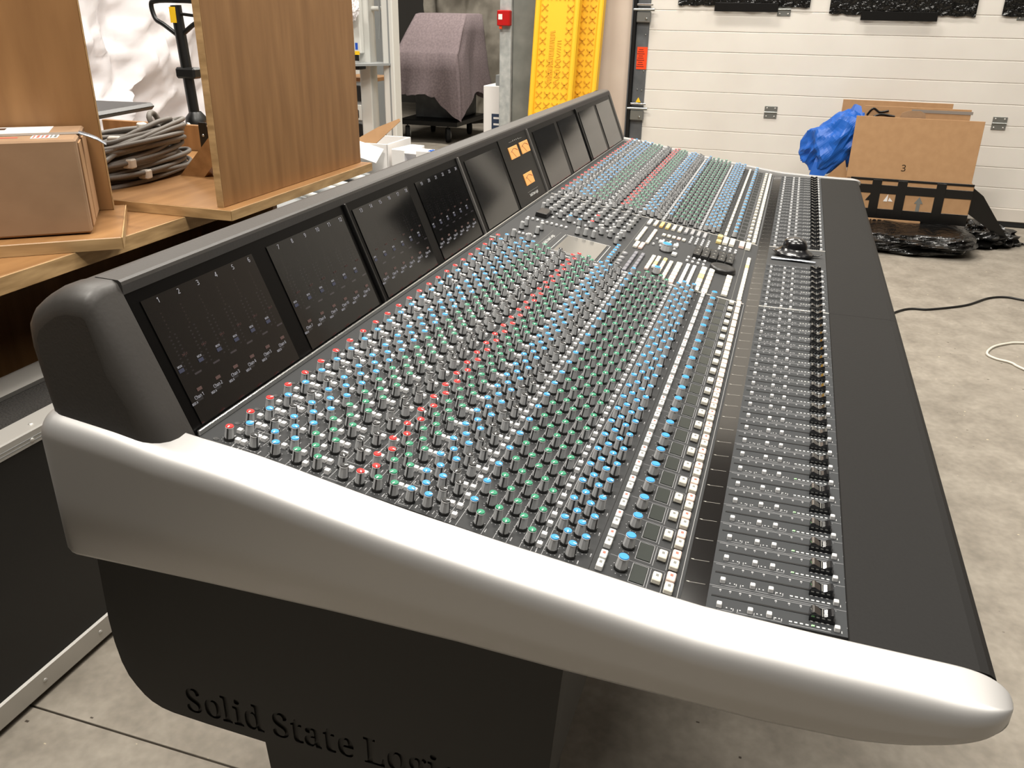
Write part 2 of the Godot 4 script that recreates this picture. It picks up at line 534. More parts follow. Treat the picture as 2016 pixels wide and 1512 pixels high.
func knob_body(r: float, h: float) -> ArrayMesh:
	var st := nst()
	add_lathe(st, [Vector2(r * 1.02, h * 0.17), Vector2(r * 0.83, h * 0.94), Vector2(0, h * 0.94)], 18, Vector3.ZERO, -1, 0.07)
	var m := fin(st, M.knob)
	st = nst()
	add_lathe(st, [Vector2(r * 1.14, 0), Vector2(r * 1.14, h * 0.13), Vector2(r * 1.02, h * 0.18), Vector2(0, h * 0.18)], 18)
	add_box(st, Vector3(r * 0.93, h * 0.55, 0), Vector3(0.0009, h * 0.74, 0.0009), 0.0, 1.0, Basis(Vector3.BACK, 0.19 * r / h * 1.0))
	return fin(st, M.knob_skirt, m)
func knob_cap(r: float, h: float, c: Material, mesh = null, ptr := true) -> ArrayMesh:
	var st := nst()
	st.set_color(Color.WHITE)
	add_lathe(st, [Vector2(r * 0.85, h * 0.925), Vector2(r * 0.85, h * 0.97), Vector2(r * 0.76, h), Vector2(0, h)], 18)
	var m = fin(st, c, mesh)
	st = nst()
	if ptr: add_box(st, Vector3(r * 0.45, h, 0), Vector3(r * 0.72, 0.0006, 0.0011))
	add_lathe(st, [Vector2(r * 0.875, h * 0.90), Vector2(r * 0.875, h * 0.93), Vector2(r * 0.85, h * 0.935)], 18)
	return fin(st, M.pointer, m)

func panel_print() -> ImageTexture:
	var W := 160
	var Ht := 2048
	var im := Image.create(W, Ht, true, Image.FORMAT_RGB8)
	im.fill(Color(0.21, 0.214, 0.219))
	var ink := Color(0.76, 0.76, 0.77)
	var U := func(x: float) -> int: return int(x * 4000.0)
	var Vv := func(z: float) -> int: return int((z + 0.578) / 0.536 * Ht)
	rng.seed = 77
	# legends: short runs of lettering next to every control
	var legend := func(x: float, z: float, w: float):
		var u: int = U.call(x)
		var v: int = Vv.call(z)
		var e: int = u + int(w * 4000.0)
		while u < e:
			var k := rng.randi_range(1, 3)
			im.fill_rect(Rect2i(clampi(u, 0, W - 1), v, k, 4), ink if rng.randf() < 0.8 else Color(0.55, 0.55, 0.56))
			u += k + 1
	for k in KNOBS:
		var x: float = C0 if k[2] == 0 else C1
		for a in 9:
			var t := deg_to_rad(-130.0 + a * 32.5)
			im.fill_rect(Rect2i(clampi(U.call(x + sin(t) * 0.0078) - 1, 0, W - 3), Vv.call(k[1] - cos(t) * 0.0078) - 1, 3, 3), ink)
		legend.call(x - 0.0075, k[1] + 0.0092, 0.006)
	for b in BTNS:
		var x: float = C0 if b[1] == 0 else C1
		legend.call(x - 0.0115, b[0] - 0.001, 0.0045)
		legend.call(x + 0.0045, b[0] + 0.0005, 0.003)
	# routing lines
	for L in [[-0.5275, 0.0, 0.022], [-0.513, 0.022, 0.04], [-0.4985, 0.003, 0.024], [-0.4735, 0.002, 0.026], [-0.4605, 0.018, 0.038], [-0.4475, 0.002, 0.022], [-0.4235, 0.006, 0.03], [-0.4005, 0.0, 0.04], [-0.3862, 0.004, 0.022], [-0.377, 0.0, 0.04], [-0.357, 0.004, 0.026], [-0.344, 0.0, 0.024], [-0.3275, 0.0, 0.04], [-0.3085, 0.002, 0.024], [-0.2985, 0.0, 0.03], [-0.2875, 0.0, 0.04], [-0.2755, 0.0, 0.04], [-0.2475, 0.0, 0.04], [-0.2345, 0.0, 0.04], [-0.2205, 0.0, 0.04], [-0.2065, 0.0, 0.04], [-0.1945, 0.0, 0.04], [-0.1832, 0.0, 0.04]]:
		im.fill_rect(Rect2i(U.call(L[1]), Vv.call(L[0]), int((L[2] - L[1]) * 4000.0), 2), Color(0.62, 0.62, 0.63))
	for L in [[0.006, -0.535, -0.512], [0.037, -0.5, -0.487], [0.005, -0.43, -0.405], [0.0225, -0.4, -0.385], [0.004, -0.342, -0.33], [0.022, -0.304, -0.288]]:
		im.fill_rect(Rect2i(U.call(L[0]), Vv.call(L[1]), 2, Vv.call(L[2]) - Vv.call(L[1])), Color(0.62, 0.62, 0.63))
	# gap between the upper and the lower module
	im.fill_rect(Rect2i(0, Vv.call(-0.1345), W, 3), Color(0.12, 0.12, 0.12))
	im.fill_rect(Rect2i(60, Vv.call(-0.1345), 12, 3), Color(0.04, 0.04, 0.04))
	# lower module: frame of the display, dividers, scale of the big knob
	for a in 9:
		var t := deg_to_rad(-140.0 + a * 35.0)
		im.fill_rect(Rect2i(U.call(0.0215 + sin(t) * 0.0105) - 1, Vv.call(-0.105 - cos(t) * 0.0095) - 1, 3, 3), ink)
	var x0: int = U.call(0.0062)
	var x1: int = U.call(0.0385)
	var v0: int = Vv.call(-0.0948)
	var v1: int = Vv.call(-0.0782)
	im.fill_rect(Rect2i(x0, v0, x1 - x0, v1 - v0), Color(0.60, 0.60, 0.61))
	im.fill_rect(Rect2i(x0 + 2, v0 + 2, x1 - x0 - 4, v1 - v0 - 4), Color(0.17, 0.18, 0.175))
	for z in [-0.0762, -0.0620]: im.fill_rect(Rect2i(U.call(0.004), Vv.call(z), 138, 2), Color(0.58, 0.58, 0.59))
	im.fill_rect(Rect2i(0, Vv.call(-0.119), 2, Vv.call(-0.0615) - Vv.call(-0.119)), Color(0.52, 0.52, 0.53))
	im.fill_rect(Rect2i(0, Vv.call(-0.0455), W, 2), Color(0.66, 0.66, 0.66))
	im.generate_mipmaps()
	return ImageTexture.create_from_image(im)
func fader_print() -> ImageTexture:
	var im := Image.create(160, 512, true, Image.FORMAT_RGB8)
	im.fill(Color(0.215, 0.22, 0.228))
	var U := func(x: float) -> int: return int(x * 4000.0)
	var Vv := func(z: float) -> int: return int((z + 0.017) / 0.130 * 512.0)
	var ink := Color(0.74, 0.74, 0.74)
	im.fill_rect(Rect2i(156, 0, 2, 512), Color(0.55, 0.55, 0.56))
	for i in 8:
		im.fill_rect(Rect2i(U.call(0.0058), Vv.call(0.0605 + i * 0.005), 7, 11), Color(0.88, 0.88, 0.86))
		im.fill_rect(Rect2i(U.call(0.013), Vv.call(0.0795 + i * 0.005) if i < 4 else 511, 6, 9), ink)
	for z in [-0.0067, 0.003, 0.0125, 0.022, 0.0335, 0.0465, 0.059, 0.070, 0.080]:
		im.fill_rect(Rect2i(U.call(0.0325), Vv.call(z), 9, 8), Color(0.62, 0.62, 0.63))
		im.fill_rect(Rect2i(U.call(0.0305), Vv.call(z) + 3, 4, 3), Color(0.55, 0.55, 0.56))
	for L in [[0.0025, -0.006, 0.0085], [0.0025, 0.012, 0.054], [0.0025, 0.0605, 0.098], [0.0365, -0.014, 0.104]]:
		im.fill_rect(Rect2i(U.call(L[0]), Vv.call(L[1]), 2, Vv.call(L[2]) - Vv.call(L[1])), Color(0.60, 0.60, 0.61))
	for z in [0.002, 0.0065, 0.0145, 0.0305, 0.0345, 0.0475, 0.051]: im.fill_rect(Rect2i(U.call(0.0065), Vv.call(z), 6, 5), ink)
	for z in [0.0085, 0.0125, 0.028, 0.0465, 0.0535]: im.fill_rect(Rect2i(U.call(0.004), Vv.call(z), 16, 3), Color(0.62, 0.62, 0.63))
	im.fill_rect(Rect2i(U.call(0.004), Vv.call(0.1075), 14, 3), ink)
	im.generate_mipmaps()
	return ImageTexture.create_from_image(im)
func strip_print() -> ImageTexture:
	var im := Image.create(160, 100, true, Image.FORMAT_RGB8)
	im.fill(Color(0.075, 0.07, 0.065))
	im.fill_rect(Rect2i(150, 14, 2, 70), Color(0.66, 0.65, 0.62))
	im.fill_rect(Rect2i(152, 8, 4, 12), Color(0.7, 0.7, 0.67))
	im.generate_mipmaps()
	return ImageTexture.create_from_image(im)
func print_mat(key: String, t: Texture2D, rough: float) -> StandardMaterial3D:
	var m := mat(key, Color.WHITE, rough)
	m.albedo_texture = t
	if key != "strip": m.metallic_specular = 0.25
	return m
# slab whose top carries the print; points p0 (x0,back) .. as z-range on a given surface
func slab(x0: float, x1: float, z0: float, z1: float, y0: float, y1: float, u0: float, u1: float, v0: float, v1: float, th: float, pm: Material) -> ArrayMesh:
	var a := V(x0, y0, z0)
	var b := V(x1, y0, z0)
	var c := V(x1, y1, z1)
	var d := V(x0, y1, z1)
	var st := nst()
	st.set_smooth_group(-1)
	quad_uv(st, [a, b, c, d], [Vector2(u0, v0), Vector2(u1, v0), Vector2(u1, v1), Vector2(u0, v1)], Vector3.UP)
	var m := fin(st, pm)
	st = nst()
	st.set_smooth_group(-1)
	var q := Vector3(0, -th, 0)
	quad(st, a, b, b + q, a + q, Vector3.FORWARD)
	quad(st, d, c, c + q, d + q, Vector3.BACK)
	quad(st, a, d, d + q, a + q, Vector3.LEFT)
	quad(st, b, c, c + q, b + q, Vector3.RIGHT)
	quad(st, a + q, b + q, c + q, d + q, Vector3.DOWN)
	return fin(st, M.panel_body, m)

func cheek_top(z: float) -> float:
	var P := [[-0.78, -0.404], [-0.735, -0.409], [-0.65, -0.420], [-0.579, -0.4325], [-0.539, -0.4370], [-0.503, -0.4415], [-0.463, -0.4485], [-0.42, -0.4570], [-0.386, -0.4635], [-0.337, -0.4725], [-0.304, -0.4780], [-0.270, -0.4830], [-0.215, -0.4915], [-0.137, -0.5020], [-0.064, -0.5125], [-0.016, -0.5180], [0.049, -0.5205], [0.081, -0.5220], [0.115, -0.5228], [0.148, -0.5235], [0.194, -0.5245], [0.25, -0.5255]]
	for i in P.size() - 1:
		if z <= P[i + 1][0]: return lerp(P[i][1], P[i + 1][1], (z - P[i][0]) / (P[i + 1][0] - P[i][0]))
	return -0.5255
func cheek_bot(z: float) -> float:
	var P := [[-0.78, -0.590], [-0.722, -0.589], [-0.548, -0.585], [-0.392, -0.583], [-0.249, -0.584], [-0.144, -0.588], [-0.045, -0.590], [0.048, -0.592], [0.091, -0.590], [0.133, -0.588], [0.172, -0.579], [0.207, -0.566], [0.25, -0.552]]
	for i in P.size() - 1:
		if z <= P[i + 1][0]: return lerp(P[i][1], P[i + 1][1], (z - P[i][0]) / (P[i + 1][0] - P[i][0]))
	return -0.545
func cheek_mesh(side: float, x_in: float) -> ArrayMesh:
	# side -1: outer face towards -x
	var rings := []
	var zs := [-0.738, -0.737, -0.734, -0.729, -0.722]
	for i in 44: zs.append(-0.71 + i * 0.9 / 43.0)
	for i in 14: zs.append(0.190 + 0.060 * sin((i + 1) / 14.0 * PI / 2) * 0.93 + (0.0001 if i == 13 else 0.0))
	for z in zs:
		var yt := cheek_top(z)
		var yb := cheek_bot(z)
		var k := 1.0
		var kx := 1.0
		if z > 0.190:
			var s: float = clamp((z - 0.190) / 0.05591, 0.0, 1.0)
			k = max(pow(1.0 - pow(s, 3.0), 0.5), 0.02)
			kx = max(pow(1.0 - pow(s, 3.0), 0.5), 0.02)
		var bk := 0.0
		if z < -0.722: bk = 0.008 * (1.0 - sqrt(max(0.0, 1.0 - pow((-0.722 - z) / 0.0161, 2.0))))
		# near the back the foot leans inwards a little
		var yc := -0.536
		yt = lerp(yc, yt, k) - bk
		yb = lerp(yc, yb, k) + bk
		var w := 0.055 - bk
		var r: float = min(0.0245, (yt - yb) * 0.45)
		var pr := [Vector2(0.0, yb), Vector2(0.0, yt - 0.0010), Vector2(0.0006, yt), Vector2(0.002, yt), Vector2((w - r) * 0.3, yt - 0.0003), Vector2((w - r) * 0.65, yt - 0.0007), Vector2(w - r, yt - 0.0012)]
		for a in range(1, 13):
			var t := a / 12.0 * PI / 2
			pr.append(Vector2(w - r + sin(t) * r, yt - 0.0012 - r + cos(t) * r))
		pr.append(Vector2(w, yt - r - 0.004 * k))
		pr.append(Vector2(w, (yt + yb) * 0.5 - 0.01))
		pr.append(Vector2(w, yb + min(0.006, (yt - yb) * 0.1)))
		pr.append(Vector2(w - 0.002, yb + 0.0015))
		pr.append(Vector2(w - 0.007, yb))
		var ring := []
		for p in pr: ring.append(V(x_in + side * (0.020 + (p.x - 0.020) * kx), p.y, z))
		rings.append(ring)
	return loft(rings, 0)
func pod_mesh(side: float, x_in: float) -> ArrayMesh:
	var prof := [Vector2(-0.581, -0.452), Vector2(-0.583, -0.4395), Vector2(-0.6, -0.398), Vector2(-0.625, -0.338), Vector2(-0.6495, -0.2785), Vector2(-0.653, -0.2715), Vector2(-0.659, -0.2685), Vector2(-0.682, -0.268), Vector2(-0.700, -0.2725), Vector2(-0.7205, -0.284), Vector2(-0.736, -0.296), Vector2(-0.744, -0.308), Vector2(-0.747, -0.33), Vector2(-0.745, -0.37), Vector2(-0.738, -0.42), Vector2(-0.735, -0.45)]
	var c := Vector2(-0.67, -0.38)
	var rings := []
	for s in [[0.0, 0.0], [0.022, 0.0], [0.032, 0.0025], [0.040, 0.0075], [0.0445, 0.013], [0.0475, 0.021], [0.048, 0.026]]:
		var ring := []
		for p in prof:
			var d: Vector2 = (p - c)
			var q: Vector2 = c + d * (1.0 - s[1] / max(d.length(), 0.05)) if p.y > -0.435 else Vector2(c.x + (p.x - c.x) * (1.0 - s[1] / 0.07), p.y)
			ring.append(V(x_in + side * s[0], q.y, q.x))
		rings.append(ring)
	return loft(rings, 0)

const B0 := Vector2(-0.583, -0.4395)      # foot of the meter face (z, y)
const BU := Vector2(-0.3817, 0.9243)      # up the meter face
func bp(x: float, v: float, d := 0.0) -> Vector3:
	# point on the meter face; d is the distance in front of it
	var p := B0 + BU * v + Vector2(BU.y, -BU.x) * d
	return V(x, p.y, p.x)
func bridge_basis() -> Basis:
	return Basis(Vector3.RIGHT, Vector3(0, BU.y, BU.x), Vector3(0, -BU.x, BU.y))

func build_console():
	var con := thing("mixing_console", "long grey mixing console covered in coloured knobs, with silver end cheeks and screens", "mixing console", Vector3.ZERO)
	# body
	var hull := [Vector2(-0.715, -0.45), Vector2(-0.722, -0.70), Vector2(-0.716, -0.765), Vector2(-0.700, -0.800), Vector2(-0.680, -0.820), Vector2(-0.650, -0.829), Vector2(-0.60, -0.8315), Vector2(-0.175, -0.842), Vector2(-0.158, -0.80), Vector2(-0.146, -0.62), Vector2(0.08, -0.575), Vector2(0.10, -0.545), Vector2(0.10, -0.535), Vector2(-0.04, -0.545), Vector2(-0.57, -0.462)]
	for p in hull.size(): hull[p] = Vector2(hull[p].x, hull[p].y + H)
	obj("hull", prism(hull, 0.0, XF), M.hull, con)
	# side panels with cut lettering
	var face := [Vector2(-0.715, -0.50), Vector2(-0.722, -0.70), Vector2(-0.7205, -0.735), Vector2(-0.716, -0.765), Vector2(-0.709, -0.786), Vector2(-0.700, -0.800), Vector2(-0.690, -0.812), Vector2(-0.680, -0.820), Vector2(-0.666, -0.826), Vector2(-0.650, -0.829), Vector2(-0.60, -0.8315), Vector2(-0.175, -0.842), Vector2(-0.158, -0.80), Vector2(-0.146, -0.62), Vector2(-0.140, -0.56)]
	for p in face.size(): face[p] = Vector2(face[p].x, face[p].y + H)
	obj("side_panel", prism(face, XF, XF + 0.04), M.hull, con)
	var csg := CSGCombiner3D.new()
	csg.name = "side_panel"
	con.add_child(csg, true)
	var cp := CSGPolygon3D.new()
	var pp := PackedVector2Array()
	for p in face: pp.append(Vector2(p.x, p.y))
	cp.polygon = pp
	cp.depth = 0.04
	cp.material = M.hull
	# polygon plane x,y -> world z,y ; depth -> world x
	cp.transform = Transform3D(Basis(Vector3(0, 0, 1), Vector3(0, 1, 0), Vector3(-1, 0, 0)), Vector3(-0.04, 0, 0))
	csg.add_child(cp)
	var ct := CSGMesh3D.new()
	var tm := text_mesh("Solid State Logic", 0.0385, 0.004, true, true)
	tm.horizontal_alignment = HORIZONTAL_ALIGNMENT_LEFT
	tm.vertical_alignment = VERTICAL_ALIGNMENT_BOTTOM
	ct.mesh = tm
	ct.operation = CSGShape3D.OPERATION_SUBTRACTION
	ct.material = M.hull
	ct.transform = Transform3D(Basis(Vector3.UP, -PI / 2) * Basis.from_scale(Vector3(0.82, 1.0, 1.0)), V(-0.0395, -0.8315, -0.627))
	csg.add_child(ct)
	# pedestal feet
	for x in [0.02, XF - 0.16]:
		obj("pedestal", prism([Vector2(-0.525, -0.82 + H), Vector2(-0.500, -1.20 + H), Vector2(-0.19, -1.20 + H), Vector2(-0.18, -0.82 + H)], x - 0.05, x + 0.12), M.hull, con)
		obj("foot", cbox(Vector3(0.19, 0.06, 0.62), 0.012), M.hull, con, V(x + 0.035, -1.23, -0.36))
	for s in [[-1.0, -0.010], [1.0, XF + 0.010]]:
		obj("end_cheek", cheek_mesh(s[0], s[1]), M.silver, con)
		obj("bridge_end", pod_mesh(s[0], -0.0 if s[0] < 0 else XF), M.bridge, con)
	# arm rest: soft front edge, in lengths that meet at the bay joints
	for r in [[0.0, 0.9594], [0.9602, XF + 0.004]]:
		var ar := [Vector2(0.1132, -0.560), Vector2(0.1132, -0.5272), Vector2(0.1142, -0.5262), Vector2(0.222, -0.5262), Vector2(0.230, -0.5275), Vector2(0.2355, -0.531), Vector2(0.2378, -0.537), Vector2(0.236, -0.546), Vector2(0.22, -0.565), Vector2(0.16, -0.585), Vector2(0.08, -0.585), Vector2(0.08, -0.560)]
		for p in ar.size(): ar[p] = Vector2(ar[p].x, ar[p].y + H)
		obj("armrest", prism(ar, r[0] - (0.0105 if r[0] < 0.1 else 0.0), r[1]), M.armrest, con)
	# meter bridge: body behind the glass, top lip, side frames
	var bb := [B0 + BU * -0.012 + Vector2(-0.004, 0), B0 + BU * 0.172 + Vector2(-0.006, 0), Vector2(-0.656, -0.2775), Vector2(-0.682, -0.270), Vector2(-0.700, -0.2735), Vector2(-0.736, -0.297), Vector2(-0.744, -0.308), Vector2(-0.745, -0.37), Vector2(-0.735, -0.47), Vector2(-0.60, -0.47)]
	for p in bb.size(): bb[p] = Vector2(bb[p].x, bb[p].y + H)
	obj("bridge_body", prism(bb, 0.0, XF), M.bridge, con)
	var lip := [B0 + BU * 0.1700 + Vector2(BU.y, -BU.x) * -0.006, B0 + BU * 0.1685 + Vector2(BU.y, -BU.x) * 0.0, Vector2(-0.6475, -0.2735), Vector2(-0.6485, -0.2700), Vector2(-0.6515, -0.2680), Vector2(-0.680, -0.2672), Vector2(-0.684, -0.2695), Vector2(-0.684, -0.285)]
	for p in lip.size(): lip[p] = Vector2(lip[p].x, lip[p].y + H)
	obj("bridge_lip", prism(lip, 0.0, XF), M.bridge, con)
	var bays := [0.0, 0.48, 0.96, 1.44, 1.95, XF]
	for i in 5:
		var x0: float = bays[i]
		var x1: float = bays[i + 1]
		var st := nst()
		add_box(st, bp((x0 + x1) / 2, 0.085, -0.004), Vector3(x1 - x0 - 0.002, 0.170, 0.006), 0.0008, 1.0, bridge_basis())
		obj("glass", fin(st), M.glass_black, con)
	for i in range(1, 5):
		var st := nst()
		add_box(st, bp(bays[i], 0.084, 0.0), Vector3(0.0045, 0.169, 0.008), 0.001, 1.0, bridge_basis())
		obj("mullion", fin(st), M.mullion if i in [2, 3] else M.frame_dark, con)
	var rail := nst()
	add_box(rail, V(XF / 2, -0.4365, -0.5795), Vector3(XF - 0.002, 0.007, 0.003), 0.0008)
	obj("rail", fin(rail), M.chrome, con)
	build_screens(con)
	# channel panels
	var pm := print_mat("panel", panel_print(), 0.58)
	var fm := print_mat("fader_panel", fader_print(), 0.58)
	var sm := print_mat("strip", strip_print(), 0.12)
	for b in [[0.0, 0.48, 12.0], [0.48, 0.96, 12.0], [1.44, 1.95, 12.0], [1.95, XF, 12.0]]:
		obj("channel_panel", slab(b[0], b[1], -0.578, -0.042, -0.535 + SL * 0.578, -0.535 + SL * 0.042, 0, b[2], 0, 1, 0.006, pm), null, con)
		obj("scribble_strip", slab(b[0], b[1], -0.042, -0.017, -0.5285, -0.5275, 0, b[2], 0, 1, 0.006, sm), null, con)
		obj("fader_panel", slab(b[0], b[1], -0.017, 0.113, FY, FY, 0, b[2], 0, 1, 0.006, fm), null, con)
	for x in [0.9601, 1.4399]:
		var st := nst()
		add_box(st, ps(x, -0.31, 0.0003), Vector3(0.0032, 0.0024, 0.535), 0.0, 1.0, tilt())
		obj("bay_trim", fin(st), M.trim, con)
		st = nst()
		add_box(st, V(x, FY + 0.0003, 0.048), Vector3(0.0032, 0.0024, 0.130))
		obj("bay_trim", fin(st), M.trim, con)
	build_channels(con)
	build_centre(con)
	return con

func build_screens(con: Node3D):
	var bb := bridge_basis()
	var sx := [[0.0165, 0.2235, 1], [0.2575, 0.4645, 7], [0.4985, 0.7055, 13], [0.7395, 0.9465, 19], [0.991, 1.198, 0], [1.486, 1.692, 0], [1.730, 1.934, 0], [1.983, 2.190, 0], [2.225, 2.430, 0]]
	var im := Image.create(276, 200, true, Image.FORMAT_RGB8)
	im.fill(Color(0.05, 0.048, 0.05))
	rng.seed = 9
	for c in 6:
		var u := 10 + c * 45
		for r in 17:      # two ladders of meter dots and a scale
			if r > 5:
				im.fill_rect(Rect2i(u + 8, 26 + r * 6, 4, 2), Color(0.13, 0.125, 0.13))
				im.fill_rect(Rect2i(u + 20, 26 + r * 6, 4, 2), Color(0.13, 0.125, 0.13))
			else: im.fill_rect(Rect2i(u + 14, 26 + r * 6, 3, 2), Color(0.13, 0.11, 0.11))
		im.fill_rect(Rect2i(u + 22, 128, 16, 3), Color(0.20, 0.19, 0.20))
		im.fill_rect(Rect2i(u + 2, 164, 14, 4), Color(0.15, 0.15, 0.16))
	im.generate_mipmaps()
	var dm := mat("display", Color.WHITE, 0.08, 0.0, 0.5)
	dm.albedo_texture = ImageTexture.create_from_image(im)
	dm.emission_enabled = true
	dm.emission_texture = dm.albedo_texture
	dm.emission_operator = BaseMaterial3D.EMISSION_OP_MULTIPLY
	dm.emission = Color.WHITE
	dm.emission_energy_multiplier = 0.2
	var blank := mat("display_blank", Color(0.10, 0.10, 0.10), 0.09, 0.0, 1.0)
	var W := 0.207
	var q := nst()
	q.set_smooth_group(-1)
	quad_uv(q, [Vector3(-W / 2, -0.0745, 0.0006), Vector3(W / 2, -0.0745, 0.0006), Vector3(W / 2, 0.0745, 0.0006), Vector3(-W / 2, 0.0745, 0.0006)], [Vector2(0, 1), Vector2(1, 1), Vector2(1, 0), Vector2(0, 0)], Vector3.BACK)
	var face := fin(q, dm)
	var back := nst()
	add_box(back, Vector3(0, 0, 0), Vector3(W, 0.149, 0.001))
	face = fin(back, M.glass_black, face)
	for s in sx:
		var cx: float = (s[0] + s[1]) / 2
		var scr = obj("screen", face if s[2] > 0 else cbox(Vector3(W, 0.149, 0.0014)), null if s[2] > 0 else blank, con, bp(cx, 0.081, -0.0004), bb)
		if s[2] == 0: continue
		for c in 6:
			var n: int = s[2] + c
			var lx := -W / 2 + 0.0245 + c * 0.0344
			var add := func(nm: String, t: String, size: float, at: Vector3, m: Material):
				obj(nm, text_mesh(t, size, 0.0003), m, scr, at)
			add.call("channel_number", str(n), 0.0058, Vector3(lx, 0.0685, 0.0009), M.screen_text)
			add.call("meter_caption", "MON", 0.0024, Vector3(lx - 0.0165, -0.0065, 0.0009), M.screen_text)
			add.call("channel_name", "Chan %d" % n, 0.0038, Vector3(lx - 0.0095, -0.0455, 0.0009), M.screen_text)
			add.call("mix_name", "MIX A", 0.0027, Vector3(lx - 0.0205, -0.0505, 0.0009), M.screen_text)
			add.call("input_name", "INPUT", 0.0022, Vector3(lx - 0.001, 0.003, 0.0009), M.screen_red)
			obj("mode_box", cbox(Vector3(0.0085, 0.0042, 0.0003)), M.screen_blue, scr, Vector3(lx - 0.0165, -0.0112, 0.0009))
			obj("path_box", cbox(Vector3(0.0085, 0.0036, 0.0003)), M.screen_red, scr, Vector3(lx - 0.0045, -0.0385, 0.0009))
	# needle meters in the middle bay
	var panel = obj("meter_panel", cbox(Vector3(0.216, 0.166, 0.0014), 0.0004), mat("meter_panel", Color(0.055, 0.053, 0.05), 0.3, 0.0, 0.35), con, bp(1.326, 0.085, -0.0003), bb)
	for v in [[1.299, 0.1295, "L"], [1.386, 0.1305, "R"], [1.338, 0.058, "PH"]]:
		var w := 0.066
		var vm = obj("needle_meter", cbox(Vector3(w, 0.0285, 0.002), 0.0005), M.vu, con, bp(v[0], v[1], 0.001), bb)
		obj("scale_arc", tube(curve([Vector3(-0.026, 0.002, 0.0012), Vector3(0.0, 0.0085, 0.0012), Vector3(0.014, 0.0065, 0.0012)], 5), 0.0004, 5), M.black_metal, vm)
		obj("red_zone", tube(curve([Vector3(0.014, 0.0065, 0.0012), Vector3(0.02, 0.005, 0.0012), Vector3(0.027, 0.002, 0.0012)], 4), 0.0007, 5), M.vu_red, vm)
		obj("needle", tube([Vector3(0.002, -0.012, 0.0014), Vector3(-0.019, 0.006, 0.0014)], 0.0003, 5), M.vu_red, vm)
		obj("meter_letter", text_mesh(v[2], 0.004, 0.0003), M.screen_text, vm, Vector3(0.002, -0.021, -0.0008))
	for i in 4: obj("indicator_lamp", lathe([Vector2(0.0022, 0), Vector2(0.0022, 0.0008), Vector2(0, 0.0012)], 10), M.grey_print, con, bp(1.318 + i * 0.013, 0.1545, 0.0006), bb * Basis(Vector3.RIGHT, PI / 2))
	for s in [-1.0, 1.0]: obj("indicator_line", cbox(Vector3(0.028, 0.0008, 0.0004)), M.grey_print, con, bp(1.3375 + s * 0.037, 0.1545, 0.0006), bb)
	obj("meter_line", cbox(Vector3(0.085, 0.0007, 0.0004)), M.grey_print, con, bp(1.338, 0.0285, 0.0006), bb)
	obj("meter_lettering", text_mesh("Solid State Logic", 0.0062, 0.0004, true), M.white_print, con, bp(1.338, 0.0200, 0.0007), bb)

